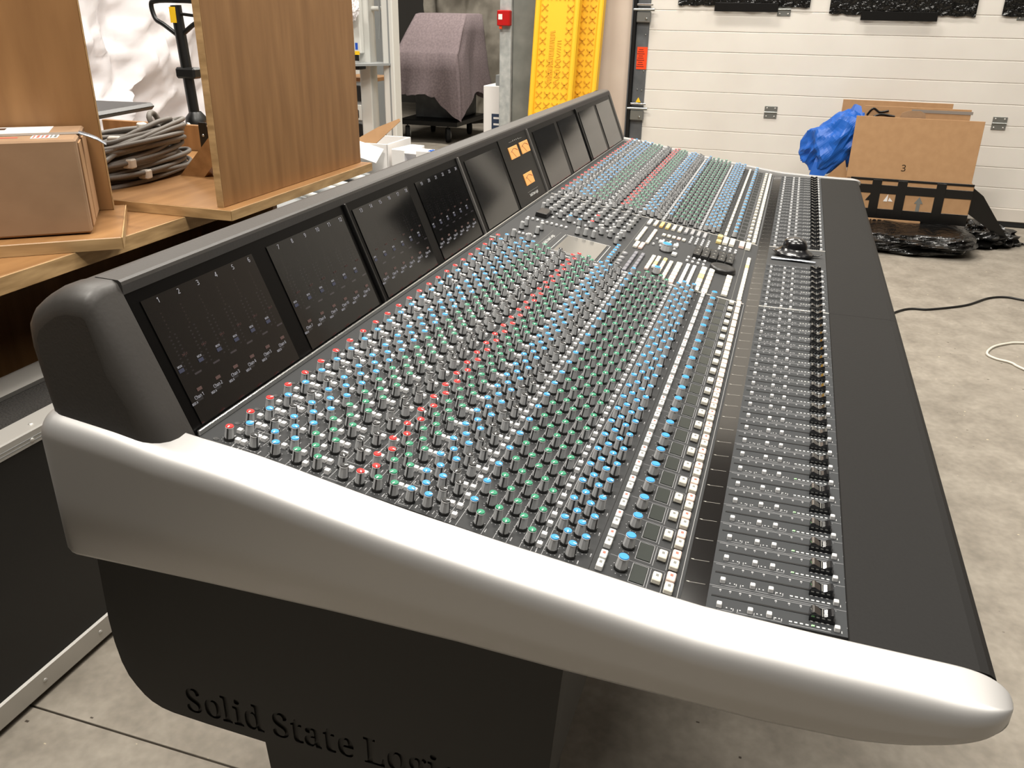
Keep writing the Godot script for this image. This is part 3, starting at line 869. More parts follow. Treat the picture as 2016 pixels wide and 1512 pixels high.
func build_channels(con: Node3D):
	var T := tilt()
	var R := 0.0052
	var Hk := 0.0178
	var body := knob_body(R, Hk)
	var caps := {"r": knob_cap(R, Hk, M.knob_red), "b": knob_cap(R, Hk, M.knob_blue), "g": knob_cap(R, Hk, M.knob_green), "k": knob_cap(R, Hk, M.knob_black)}
	var colr := {"r": M.knob_red.albedo_color, "b": M.knob_blue.albedo_color, "g": M.knob_green.albedo_color, "k": M.knob_black.albedo_color, "x": M.knob_grey.albedo_color}
	var full := knob_body(R, Hk)
	full = knob_cap(R, Hk, M.cap_multi, full)
	var pbody := knob_body(0.0064, 0.0165)
	var pcap := knob_cap(0.0064, 0.0165, M.knob_blue, null, false)
	var kx := []
	var kc := []
	var bx := []
	var sbx := []
	var btn := cbox(Vector3(0.0062, 0.0052, 0.0062), 0.0004, 0.9)
	for m in [M.button]: btn.surface_set_material(0, m)
	var sel := cbox(Vector3(0.0142, 0.0062, 0.0076), 0.0008, 0.92)
	var sq := cbox(Vector3(0.0150, 0.0058, 0.0094), 0.0010, 0.93)
	var sqbase := cbox(Vector3(0.0160, 0.0012, 0.0102), 0.0002)
	var fb := cbox(Vector3(0.0058, 0.0050, 0.0054), 0.0006, 0.88)
	var legend := cbox(Vector3(0.0042, 0.0002, 0.0030))
	rng.seed = 1234
	var nk := 0
	var nb := 0
	for ch in 48:
		var x0 := chan_x(ch)
		var k := chan_k(ch)
		for kn in KNOBS:
			var p := ps(x0 + (C0 if kn[2] == 0 else C1) * k, kn[1])
			var a := rng.randf_range(-0.9, 2.4)
			if kn[0] in ["g"] : a = -0.75 + rng.randf_range(-0.5, 0.3)
			var B := T * Basis(Vector3.UP, -PI * 0.5 + a - 0.9)
			if nk < 300:
				var o = obj("knob", body, null, con, p, B)
				obj("cap", caps[kn[0]], null, o)
				nk += 1
			else:
				kx.append(Transform3D(B, p))
				kc.append(colr[kn[0]].srgb_to_linear())
		# big knob of the channel
		var pp := ps(x0 + 0.0215 * k, -0.105)
		if ch < 24:
			var o = obj("pan_knob", pbody, null, con, pp, T)
			obj("cap", pcap, null, o)
		else:
			kx.append(Transform3D(T.scaled(Vector3(1.2, 0.95, 1.2)), pp))
			kc.append(colr["b"].srgb_to_linear())
		for b in BTNS:
			var p := ps(x0 + (C0 if b[1] == 0 else C1) * k, b[0], 0.0024)
			if nb < 300:
				obj("push_button", btn, null, con, p, T)
				nb += 1
			else: bx.append(Transform3D(T, p))
		if ch < 24:
			for dx in [0.0133, 0.0298]:
				var o = obj("select_button", sel, M.white_key, con, ps(x0 + dx * k, -0.1252, 0.0030), T)
				obj("legend", legend, M.red_print if dx > 0.02 else M.grey_print, o, Vector3(0.001, 0.0031, 0))
			for s in [[0.0215, -0.0688, 0], [0.0292, -0.0553, 1], [0.0117, -0.0553, 0]]:
				var o = obj("key", sq, [M.cream, M.pink][s[2]], con, ps(x0 + s[0] * k, s[1], 0.0038), T)
				obj("key_base", sqbase, M.knob_skirt, o, Vector3(0, -0.0035, 0))
				if ch < 14: obj("legend", legend, [M.grey_print, M.red_print][s[2]], o, Vector3(0.001, 0.0029, 0))
			obj("channel_display", cbox(Vector3(0.0300, 0.0012, 0.0148), 0.0002), M.lcd, con, ps(x0 + 0.0222 * k, -0.0866, 0.0002), T)
		else:
			for dx in [0.0133, 0.0298]: sbx.append(Transform3D(T.scaled(Vector3(2.3, 1.1, 1.2)), ps(x0 + dx * k, -0.1252, 0.0024)))
			for s in [[0.0215, -0.0688], [0.0292, -0.0553], [0.0117, -0.0553]]: sbx.append(Transform3D(T.scaled(Vector3(2.5, 1.1, 1.5)), ps(x0 + s[0] * k, s[1], 0.0028)))
		# fader strip
		for z in [-0.0048, 0.0244, 0.0420, 0.1034]:
			var p := V(x0 + 0.0070 * k, FY + 0.0024, z)
			if ch < 24: obj("fader_button", fb, M.button, con, p)
			else: bx.append(Transform3D(Basis(), p))
		fader(con, x0 + 0.0225 * k, rng.randf_range(0.0, 1.0))
		if ch in [0, 2, 3, 4, 5, 7]: obj("lit_led", cbox(Vector3(0.0018, 0.0006, 0.0028)), M.led, con, V(x0 + 0.0067, FY + 0.0003, 0.0822 if ch == 0 else 0.0622))
	var full_btn := btn
	stuff("more_knobs", full, kx, con, kc)
	stuff("more_push_buttons", full_btn, bx, con)
	var pale := cbox(Vector3(0.00621, 0.0052, 0.0062), 0.0006, 0.86)
	pale.surface_set_material(0, M.cream)
	stuff("more_keys", pale, sbx, con)
	# countersunk screws along the back of the panel
	for i in range(0, 24):
		obj("screw", lathe([Vector2(0.0034, 0.0), Vector2(0.0034, 0.0005), Vector2(0.0012, 0.0003), Vector2(0, 0.0003)], 12), M.knob_skirt, con, ps(i * 0.04 + 0.006, -0.561), T)

var fader_mesh: ArrayMesh
func fader(con: Node3D, x: float, t: float):
	if fader_mesh == null:
		# saddle-shaped clear-topped cap: raised front and back edges, hollow in the middle
		var pr := [Vector2(-0.0118, 0.0), Vector2(-0.0118, 0.0055), Vector2(-0.0100, 0.0090), Vector2(-0.0075, 0.0098), Vector2(-0.0045, 0.0080), Vector2(-0.0015, 0.0062), Vector2(0.0015, 0.0060), Vector2(0.0045, 0.0074), Vector2(0.0075, 0.0096), Vector2(0.0095, 0.0100), Vector2(0.0112, 0.0070), Vector2(0.0118, 0.0)]
		var st := nst()
		add_prism(st, pr, -0.0058, 0.0058)
		fader_mesh = fin(st, M.fader_cap)
		st = nst()
		add_box(st, Vector3(0, 0.0064, 0.0), Vector3(0.0119, 0.0008, 0.0007))
		for i in 5: add_box(st, Vector3(0, 0.0094 - abs(i - 1.0) * 0.0006, -0.0095 + i * 0.0011), Vector3(0.0100, 0.0006, 0.0004))
		fader_mesh = fin(st, M.grey_print, fader_mesh)
		MC["slot"] = cbox(Vector3(0.0022, 0.0010, 0.116))
	obj("fader_slot", MC["slot"], M.slot, con, V(x, FY, 0.0445))
	obj("fader_cap", fader_mesh, null, con, V(x - 0.003, FY + 0.0008, 0.0898 - (0.0 if t < 0.9 else 0.001)))

func build_centre(con: Node3D):
	var T := tilt()
	var pm := mat("centre_panel", Color(0.21, 0.214, 0.219), 0.58, 0.0, 0.35)
	obj("centre_panel", slab(0.96, 1.44, -0.578, -0.042, -0.535 + SL * 0.578, -0.535 + SL * 0.042, 0, 1, 0, 1, 0.006, pm), null, con)
	obj("scribble_strip", slab(0.96, 1.44, -0.042, -0.017, -0.5285, -0.5275, 0, 12, 0, 1, 0.006, M.strip), null, con)
	obj("centre_fader_panel", slab(0.96, 1.28, -0.017, 0.113, FY, FY, 0, 8, 0, 1, 0.006, M.fader_panel), null, con)
	obj("trackball_panel", slab(1.28, 1.44, -0.017, 0.113, FY, FY, 0, 1, 0, 1, 0.006, pm), null, con)
	var R := 0.0052
	var Hk := 0.0178
	var body := knob_body(R, Hk)
	var caps := {"r": knob_cap(R, Hk, M.knob_red), "b": knob_cap(R, Hk, M.knob_blue), "x": knob_cap(R, Hk, M.knob_grey)}
	var knob := func(x: float, z: float, c: String):
		var o = obj("monitor_knob", body, null, con, ps(x, z), T * Basis(Vector3.UP, rng.randf_range(-2.0, 1.0)))
		obj("cap", caps[c], null, o)
	rng.seed = 31
	for p in [[0.997, -0.535], [1.067, -0.538], [1.1, -0.538], [1.061, -0.501], [1.098, -0.502], [0.995, -0.501]]: knob.call(p[0], p[1], "x")
	for p in [[1.137, -0.429], [1.141, -0.4115], [1.140, -0.393], [1.183, -0.384], [1.179, -0.363], [1.140, -0.341], [1.182, -0.341]]: knob.call(p[0], p[1], "x")
	for i in 9:
		var z := -0.547 + i * 0.0262
		for j in 6:
			var x := 1.232 + j * 0.036 + (0.0 if i % 2 == 0 else 0.012)
			if x > 1.432: continue
			if i < 1 and j < 1: continue
			var c := "x"
			if i == 5 and j < 2: c = "r"
			if i in [3, 4] and j == 0: c = "b"
			knob.call(x - 0.026 if i > 2 and j == 0 else x, z, c)
	for i in 6: knob.call(1.082 - i * 0.0205, -0.3257, "b")
	var key := func(nm: String, m: Material, x: float, z: float, sx: float, sz: float, h := 0.005):
		obj(nm, cbox(Vector3(sx, h, sz), min(0.001, sx * 0.2), 0.94), m, con, ps(x, z, h * 0.5), T)
	for i in 6: key.call("small_key", M.button, 1.032, -0.541 + i * 0.0086, 0.006, 0.0055)
	for i in 9: key.call("small_key", M.button, 1.162, -0.552 + i * 0.0113, 0.007, 0.0058)
	for i in 44:
		var z := -0.534 + (i % 8) * 0.0262
		var x := 1.215 + (i / 8) * 0.036
		key.call("small_key", M.button, x, z, 0.006, 0.0056)
	key.call("switch_block", M.frame_dark, 1.222, -0.532, 0.052, 0.028, 0.011)
	# display in a sloping recess frame
	obj("centre_display", cbox(Vector3(0.128, 0.0016, 0.090), 0.0004), M.lcd_pale, con, ps(1.047, -0.398, 0.0006), T)
	for e in [[0.98, -0.398, 0.0016, 0.100], [1.114, -0.398, 0.0016, 0.100], [1.047, -0.449, 0.136, 0.0012], [1.047, -0.347, 0.136, 0.0012]]:
		key.call("display_frame", M.white_print, e[0], e[1], e[2], e[3], 0.0006)
	var lt = obj("panel_lettering", text_mesh("Solid State Logic", 0.0075, 0.0003, true), M.white_print, con, ps(1.047, -0.470, 0.0004), T * Basis(Vector3.RIGHT, -PI / 2))
	for z in [-0.480, -0.462, -0.337, -0.317, -0.330]: key.call("print_line", M.grey_print, 1.047, z, 0.15, 0.0008, 0.0004)
	for z in [-0.316, -0.160, -0.0705]: key.call("print_line", M.grey_print, 1.20, z, 0.46, 0.0008, 0.0004)
	# strips of keys: start x, end x, z, count, width, colour
	for s in [[1.324, 1.2155, -0.3060, 5, 0.0085, "cream"], [1.3225, 1.215, -0.2820, 5, 0.0085, "cream"], [1.185, 1.160, -0.3002, 2, 0.0095, "cream"], [1.185, 1.160, -0.2884, 2, 0.0095, "pink"],
		[1.103, 0.976, -0.289, 6, 0.0082, "dim_key"], [1.103, 0.983, -0.274, 6, 0.0082, "dim_key"],
		[1.1094, 1.0217, -0.251, 5, 0.0085, "cream"], [1.112, 1.045, -0.2398, 4, 0.0085, "cream"], [1.1104, 1.0178, -0.2255, 5, 0.0082, "cream"], [1.100, 0.9846, -0.2115, 6, 0.0085, "cream"],
		[1.1039, 0.9749, -0.1942, 6, 0.0125, "cream"], [1.1125, 0.9812, -0.1762, 7, 0.0078, "white_key"], [1.1121, 0.9794, -0.1625, 7, 0.0078, "white_key"],
		[1.1178, 0.9685, -0.1420, 6, 0.0122, "cream"], [1.1175, 0.9685, -0.1252, 6, 0.0122, "cream"], [1.2843, 0.9757, -0.0568, 15, 0.0085, "cream"], [1.1027, 0.9877, -0.0868, 5, 0.0125, "cream"]]:
		var n: int = s[3]
		var pitch: float = (s[0] - s[1]) / (n - 1)
		for i in n:
			var m: Material = M[s[5]]
			if s[5] == "cream" and rng.randf() < 0.04: m = M.yellow_key
			elif s[5] == "cream" and rng.randf() < 0.12: m = M.pink
			key.call("strip_key", m, s[0] - i * pitch, s[2], abs(pitch) * 0.85, s[4], 0.0055)
	var tc := ["white_key", "cream", "orange_key", "yellow_key", "cream", "cream", "grey_key", "grey_key", "grey_key", "grey_key"]
	for i in 10:
		key.call("long_key", M[tc[i]], 1.396, -0.3069 + i * 0.01515, 0.046, 0.0088, 0.006)
	for i in 5: key.call("small_key", M.pink if i == 3 else M.cream, 1.310, -0.2586 + i * 0.0119, 0.016, 0.0085)
	for p in [[1.2437, -0.2547], [1.2397, -0.2391], [1.2418, -0.2206], [1.171, -0.2143]]: key.call("cross_key", M.white_key, p[0], p[1], 0.018, 0.0115, 0.006)
	for i in 16: key.call("small_key", M.button, 1.352 - (i / 4) * 0.017, -0.196 + (i % 4) * 0.0135, 0.006, 0.0055)
	for i in 8: key.call("small_key", M.button, 1.212 + (i % 2) * 0.05, -0.268 + (i / 2) * 0.016, 0.006, 0.0055)
	for i in 8: key.call("small_key", M.button, 1.178 - (i / 4) * 0.028, -0.183 + (i % 4) * 0.012, 0.008, 0.006)
	for i in 8: key.call("small_key", M.button, 1.312 + (i / 4) * 0.02, -0.128 + (i % 4) * 0.0125, 0.007, 0.006)
	for b in [[1.4227, -0.1356, "yellow_key", 0.022], [1.3732, -0.1348, "yellow_key", 0.022], [1.395, -0.1199, "cream", 0.062], [1.395, -0.1043, "cream", 0.062], [1.398, -0.0812, "pink", 0.05], [1.398, -0.0657, "cream", 0.06]]:
		key.call("long_key", M[b[2]], b[0], b[1], b[3], 0.0125, 0.007)
	for i in 4: obj("oval_key", lathe([Vector2(0.0062, 0), Vector2(0.0058, 0.004), Vector2(0, 0.005)], 14), M.grey_key, con, ps([1.086, 1.0505, 1.024, 0.999][i], -0.3095), T)
	# encoders
	for e in [[1.187, -0.2358, 0.0125, 0.019], [1.0067, -0.2286, 0.008, 0.016]]:
		var o = obj("encoder", knob_body(e[2], e[3]), null, con, ps(e[0], e[1]), T)
		obj("cap", knob_cap(e[2], e[3], M.knob_blue, null, false), null, o)
	# number pad and jog wheel
	for i in 5:
		for j in 3: key.call("pad_key", M.dark_key, 1.258 - j * 0.0262, -0.169 + i * 0.0182, 0.0245, 0.0168, 0.010)
	for i in 5:
		for j in 3: obj("pad_digit", cbox(Vector3(0.006, 0.0003, 0.004)), M.grey_print, con, ps(1.258 - j * 0.0262, -0.169 + i * 0.0182, 0.0102), T)
	var jog = obj("jog_wheel", lathe([Vector2(0.0285, 0), Vector2(0.0285, 0.006), Vector2(0.0265, 0.010), Vector2(0.022, 0.0112), Vector2(0.017, 0.0098), Vector2(0.013, 0.0092), Vector2(0.0, 0.0092)], 36), M.dark_key, con, ps(1.148, -0.1055), T)
	# faders of the middle bay
	for i in 8:
		var x0 := 0.96 + i * 0.04
		fader(con, x0 + 0.0225, 0.2)
		for z in [-0.0048, 0.0244, 0.0420, 0.1034]: obj("fader_button", cbox(Vector3(0.0058, 0.0050, 0.0054), 0.0006, 0.88), M.button, con, V(x0 + 0.007, FY + 0.0024, z))
	# wrapped trackball: dome on a flared skirt, with a strip of foil under it
	var tb = obj("trackball_housing", lathe([Vector2(0.044, 0.0), Vector2(0.046, 0.002), Vector2(0.040, 0.006), Vector2(0.033, 0.010), Vector2(0.0285, 0.015)], 36), M.ball, con, V(1.372, FY + 0.006, 0.040), Basis(Vector3.RIGHT, 0.05))
	obj("ball", lathe([Vector2(0.0285, 0.013), Vector2(0.0275, 0.022), Vector2(0.0245, 0.030), Vector2(0.019, 0.0345), Vector2(0.011, 0.0375), Vector2(0, 0.0385)], 36), M.ball, tb)
	obj("flap", loft([[Vector3(-0.006, 0.0, 0.036), Vector3(0.008, 0.0, 0.036), Vector3(0.008, 0.0025, 0.036), Vector3(-0.006, 0.0025, 0.036)], [Vector3(-0.004, 0.001, 0.055), Vector3(0.006, 0.001, 0.055), Vector3(0.006, 0.003, 0.055), Vector3(-0.004, 0.003, 0.055)], [Vector3(-0.001, 0.006, 0.064), Vector3(0.003, 0.006, 0.064), Vector3(0.003, 0.0075, 0.064), Vector3(-0.001, 0.0075, 0.064)]]), M.ball, tb)
	obj("flap", loft([[Vector3(-0.006, 0.0, -0.036), Vector3(0.008, 0.0, -0.036), Vector3(0.008, 0.0025, -0.036), Vector3(-0.006, 0.0025, -0.036)], [Vector3(-0.002, 0.003, -0.050), Vector3(0.003, 0.003, -0.050), Vector3(0.003, 0.0045, -0.050), Vector3(-0.002, 0.0045, -0.050)]]), M.ball, tb)
	obj("stalk", cbox(Vector3(0.006, 0.008, 0.005), 0.001), M.ball, con, V(1.337, FY + 0.004, 0.038))
	obj("foil_strip", loft([[V(1.322, FY + 0.001, -0.008), V(1.345, FY + 0.001, -0.008), V(1.345, FY + 0.003, -0.008), V(1.322, FY + 0.003, -0.008)], [V(1.318, FY + 0.003, 0.04), V(1.336, FY + 0.003, 0.04), V(1.336, FY + 0.005, 0.04), V(1.318, FY + 0.005, 0.04)], [V(1.312, FY + 0.003, 0.09), V(1.318, FY + 0.003, 0.09), V(1.318, FY + 0.006, 0.09), V(1.312, FY + 0.006, 0.09)]]), M.foil, con)

# ---------------------------------------------------------------- the room
const WX := 5.5            # face of the wall with the sectional door
func build_room():
	# floor in slabs with a cut joint between them
	var base := cbox(Vector3(15.4, 0.06, 12.4), 0.0)
	var fl = struct("floor", base, M.joint, Vector3(3.3, -0.045, -0.8))
	for s in [[-4.4, 0.2200], [0.2240, 5.602], [5.606, 11.0]]:
		obj("concrete_slab", cbox(Vector3(s[1] - s[0], 0.02, 12.4), 0.0008), M.floor, fl, Vector3((s[0] + s[1]) / 2 - 3.3, 0.035, 0.0))
	struct("ceiling", cbox(Vector3(15.4, 0.2, 12.4)), M.ceiling, Vector3(3.3, 5.1, -0.8))
	struct("wall_near", cbox(Vector3(0.2, 5.2, 12.4)), M.dark_wall, Vector3(-4.4, 2.5, -0.8))
	struct("wall_right", cbox(Vector3(15.4, 5.2, 0.2)), M.dark_wall, Vector3(3.3, 2.5, 5.4))
	struct("wall_left", cbox(Vector3(15.4, 5.2, 0.2)), M.dark_wall, Vector3(3.3, 2.5, -7.0))
	struct("wall_back", cbox(Vector3(0.2, 5.2, 12.4)), M.dark_wall, Vector3(10.9, 2.5, -0.8))
	# wall with the door opening: left pier, right pier, lintel
	var wf = struct("wall_front", cbox(Vector3(0.18, 5.0, 0.72)), M.wall, Vector3(WX + 0.09, 2.5, -1.49))
	obj("pier", cbox(Vector3(0.18, 5.0, 2.1)), M.wall, wf, Vector3(0, 0, 1.49 + 4.25))
	obj("lintel", cbox(Vector3(0.18, 1.75, 4.35)), M.upper_wall, wf, Vector3(0, 1.625, 1.49 + 1.05))
	# sectional door: every ribbed board a piece of its own, hinges at the joint between the sections
	var door := thing("door_1", "white ribbed sectional door with zinc hinges, closing the wall behind the cartons", "door", Vector3(WX - 0.01, 0, 1.07))
	door.set_meta("kind", "structure")
	var y := 0.12
	obj("bottom_rail", cbox(Vector3(0.05, 0.085, 4.2), 0.004), M.door_gap, door, Vector3(0.01, 0.078, 0))
	obj("bottom_seal", cbox(Vector3(0.045, 0.036, 4.2), 0.006), M.rubber, door, Vector3(0.012, 0.018, 0))
	for i in 25:
		var hh := 0.1262
		obj("door_board", cbox(Vector3(0.045, hh - 0.0005, 4.2), 0.0036), M.door, door, Vector3(0.012, y + hh / 2, 0))
		y += hh
	obj("door_core", cbox(Vector3(0.01, 3.4, 4.2)), M.door_gap, door, Vector3(0.042, 1.8, 0))
	for hz in [-1.233, 0.147]:
		for hy in [0.640, 1.270, 1.90]:
			var hg = obj("hinge", cbox(Vector3(0.004, 0.078, 0.082), 0.001), M.zinc, door, Vector3(-0.0135, hy, hz))
			var st := nst()
			add_tube(st, [Vector3(-0.004, 0, -0.041), Vector3(-0.004, 0, 0.041)], 0.005, 8)
			obj("pin", fin(st), M.zinc, hg)
			for sy in [-1, 1]:
				for sz in [-1, 1]: obj("rivet", lathe([Vector2(0.006, 0), Vector2(0.005, 0.003), Vector2(0, 0.004)], 8), M.alu, hg, Vector3(-0.002, sy * 0.026, sz * 0.026), Basis(Vector3.BACK, PI / 2))
	# steel guide beside the door
	var tr := thing("door_track", "grey steel door guide with rollers and an orange warning label", "door track", Vector3(WX - 0.02, 0, -1.07))
	tr.set_meta("kind", "structure")
	obj("guide_plate", cbox(Vector3(0.02, 4.0, 0.085), 0.002), M.track, tr, Vector3(0.0, 2.0, 0.008))
	obj("guide_channel", cbox(Vector3(0.055, 4.0, 0.022), 0.003), M.black_metal, tr, Vector3(-0.012, 2.0, -0.048))
	obj("guide_lip", cbox(Vector3(0.06, 4.0, 0.008), 0.002), M.track, tr, Vector3(-0.02, 2.0, -0.062))
	for hy in [1.285, 0.655, 1.915]:
		var rb = obj("roller_bracket", cbox(Vector3(0.03, 0.065, 0.095), 0.004), M.zinc, tr, Vector3(-0.022, hy - 0.075, 0.012))
		obj("roller_pin", tube([Vector3(-0.012, 0.045, -0.075), Vector3(-0.012, 0.045, 0.07)], 0.009, 10), M.zinc, rb)
		obj("bracket_plate", cbox(Vector3(0.012, 0.012, 0.115), 0.002), M.chrome, rb, Vector3(-0.006, 0.075, 0.0))
		obj("bolt", lathe([Vector2(0.008, 0), Vector2(0.008, 0.006), Vector2(0, 0.007)], 6), M.zinc, rb, Vector3(-0.016, -0.01, 0.02), Basis(Vector3.BACK, PI / 2))
	var ol = obj("warning_label", cbox(Vector3(0.002, 0.142, 0.070)), M.orange_label, tr, Vector3(-0.0115, 0.952, 0.016))
	for i in 9: obj("label_print", cbox(Vector3(0.001, 0.004, 0.03 + 0.02 * ((i * 7) % 3) / 2.0)), M.label_print, ol, Vector3(-0.0015, 0.055 - i * 0.0135, -0.008))
	obj("warning_triangle", prism([Vector2(-0.018, 0.665), Vector2(0.018, 0.665), Vector2(0, 0.698)], -0.013, -0.011), M.yellow_sign, tr, Vector3(0, 0, 0.012))
	for p in [[0.0, 0.75], [0.03, 0.745], [0.035, 0.87], [0.03, 1.10]]: obj("bolt", lathe([Vector2(0.005, 0), Vector2(0.004, 0.004), Vector2(0, 0.005)], 8), M.zinc, tr, Vector3(-0.01, p[1], p[0]), Basis(Vector3.BACK, PI / 2))
	# steel column at the end of the wall
	var colm := thing("steel_column", "grey painted steel column with a pale worn flange beside the yellow boards", "column", Vector3(WX - 0.12, 0, -1.86))
	colm.set_meta("kind", "structure")
	obj("web", cbox(Vector3(0.22, 5.0, 0.235), 0.004), M.column, colm, Vector3(0.12, 2.5, 0.02))
	obj("flange", cbox(Vector3(0.24, 5.0, 0.085), 0.004), M.column_light, colm, Vector3(0.10, 2.5, -0.142))
	obj("cable_duct", cbox(Vector3(0.03, 5.0, 0.030), 0.004), M.track, colm, Vector3(0.01, 2.5, 0.105))
	var fa := thing("fire_alarm_box", "small red fire alarm box on the pale flange of the column", "alarm", V(WX - 0.155, -0.073, -2.005))
	obj("housing", cbox(Vector3(0.055, 0.10, 0.092), 0.006), M.red_box, fa)
	obj("label", cbox(Vector3(0.002, 0.034, 0.028)), M.white, fa, Vector3(-0.0285, 0.008, -0.02))
	obj("test_key", cbox(Vector3(0.012, 0.02, 0.02), 0.002), M.orange_label, fa, Vector3(-0.012, -0.060, -0.022))
	# sheets of black plastic taped over the door windows
	var wl := ["black plastic sheet taped over the door window nearest the steel guide", "black plastic sheet taped over the middle door window above the hinges", "black plastic sheet taped over the door window farthest from the steel guide"]
	var i3 := 0
	for c in [[-0.84, -0.01, 0.025, [-0.60, -0.20]], [0.11, 0.95, -0.012, [0.30, 0.74]], [1.09, 1.95, -0.006, [1.25, 1.7]]]:
		rng.seed = 50 + i3
		var nz := FastNoiseLite.new()
		nz.seed = 70 + i3
		nz.frequency = 1.6
		var g := []
		for j in 15:
			var row := []
			for i in 33:
				var zz: float = lerp(c[0], c[1], i / 32.0)
				var yy: float = lerp(c[2] + 0.012 * nz.get_noise_1d(zz * 9.0), 0.5, j / 14.0)
				row.append(V(WX - 0.030 - 0.010 * abs(nz.get_noise_2d(zz * 6.0, yy * 6.0)), yy, zz))
			g.append(row)
		var sh := thing("plastic_sheet", wl[i3], "plastic sheet", Vector3.ZERO, 0.0, "black plastic over the door windows")
		obj("film", sheet(g, 0.002, -1), M.bag, sh)
		obj("tape", cbox(Vector3(0.004, 0.052, c[3][1] - c[3][0]), 0.001), M.tape_black, sh, V(WX - 0.045, c[2] - 0.006, (c[3][0] + c[3][1]) / 2))
		i3 += 1

func xbox(parent, nm: String, m, x0, x1, y0, y1, z0, z1, bev := 0.001):
	return obj(nm, cbox(Vector3(abs(x1 - x0), abs(y1 - y0), abs(z1 - z0)), bev), m, parent, V((x0 + x1) / 2.0, (y0 + y1) / 2.0, (z0 + z1) / 2.0))
# the same in a thing's own frame
func lbox(parent, nm: String, m, x0, x1, y0, y1, z0, z1, bev := 0.001):
	return obj(nm, cbox(Vector3(abs(x1 - x0), abs(y1 - y0), abs(z1 - z0)), bev), m, parent, Vector3((x0 + x1) / 2.0, (y0 + y1) / 2.0, (z0 + z1) / 2.0))

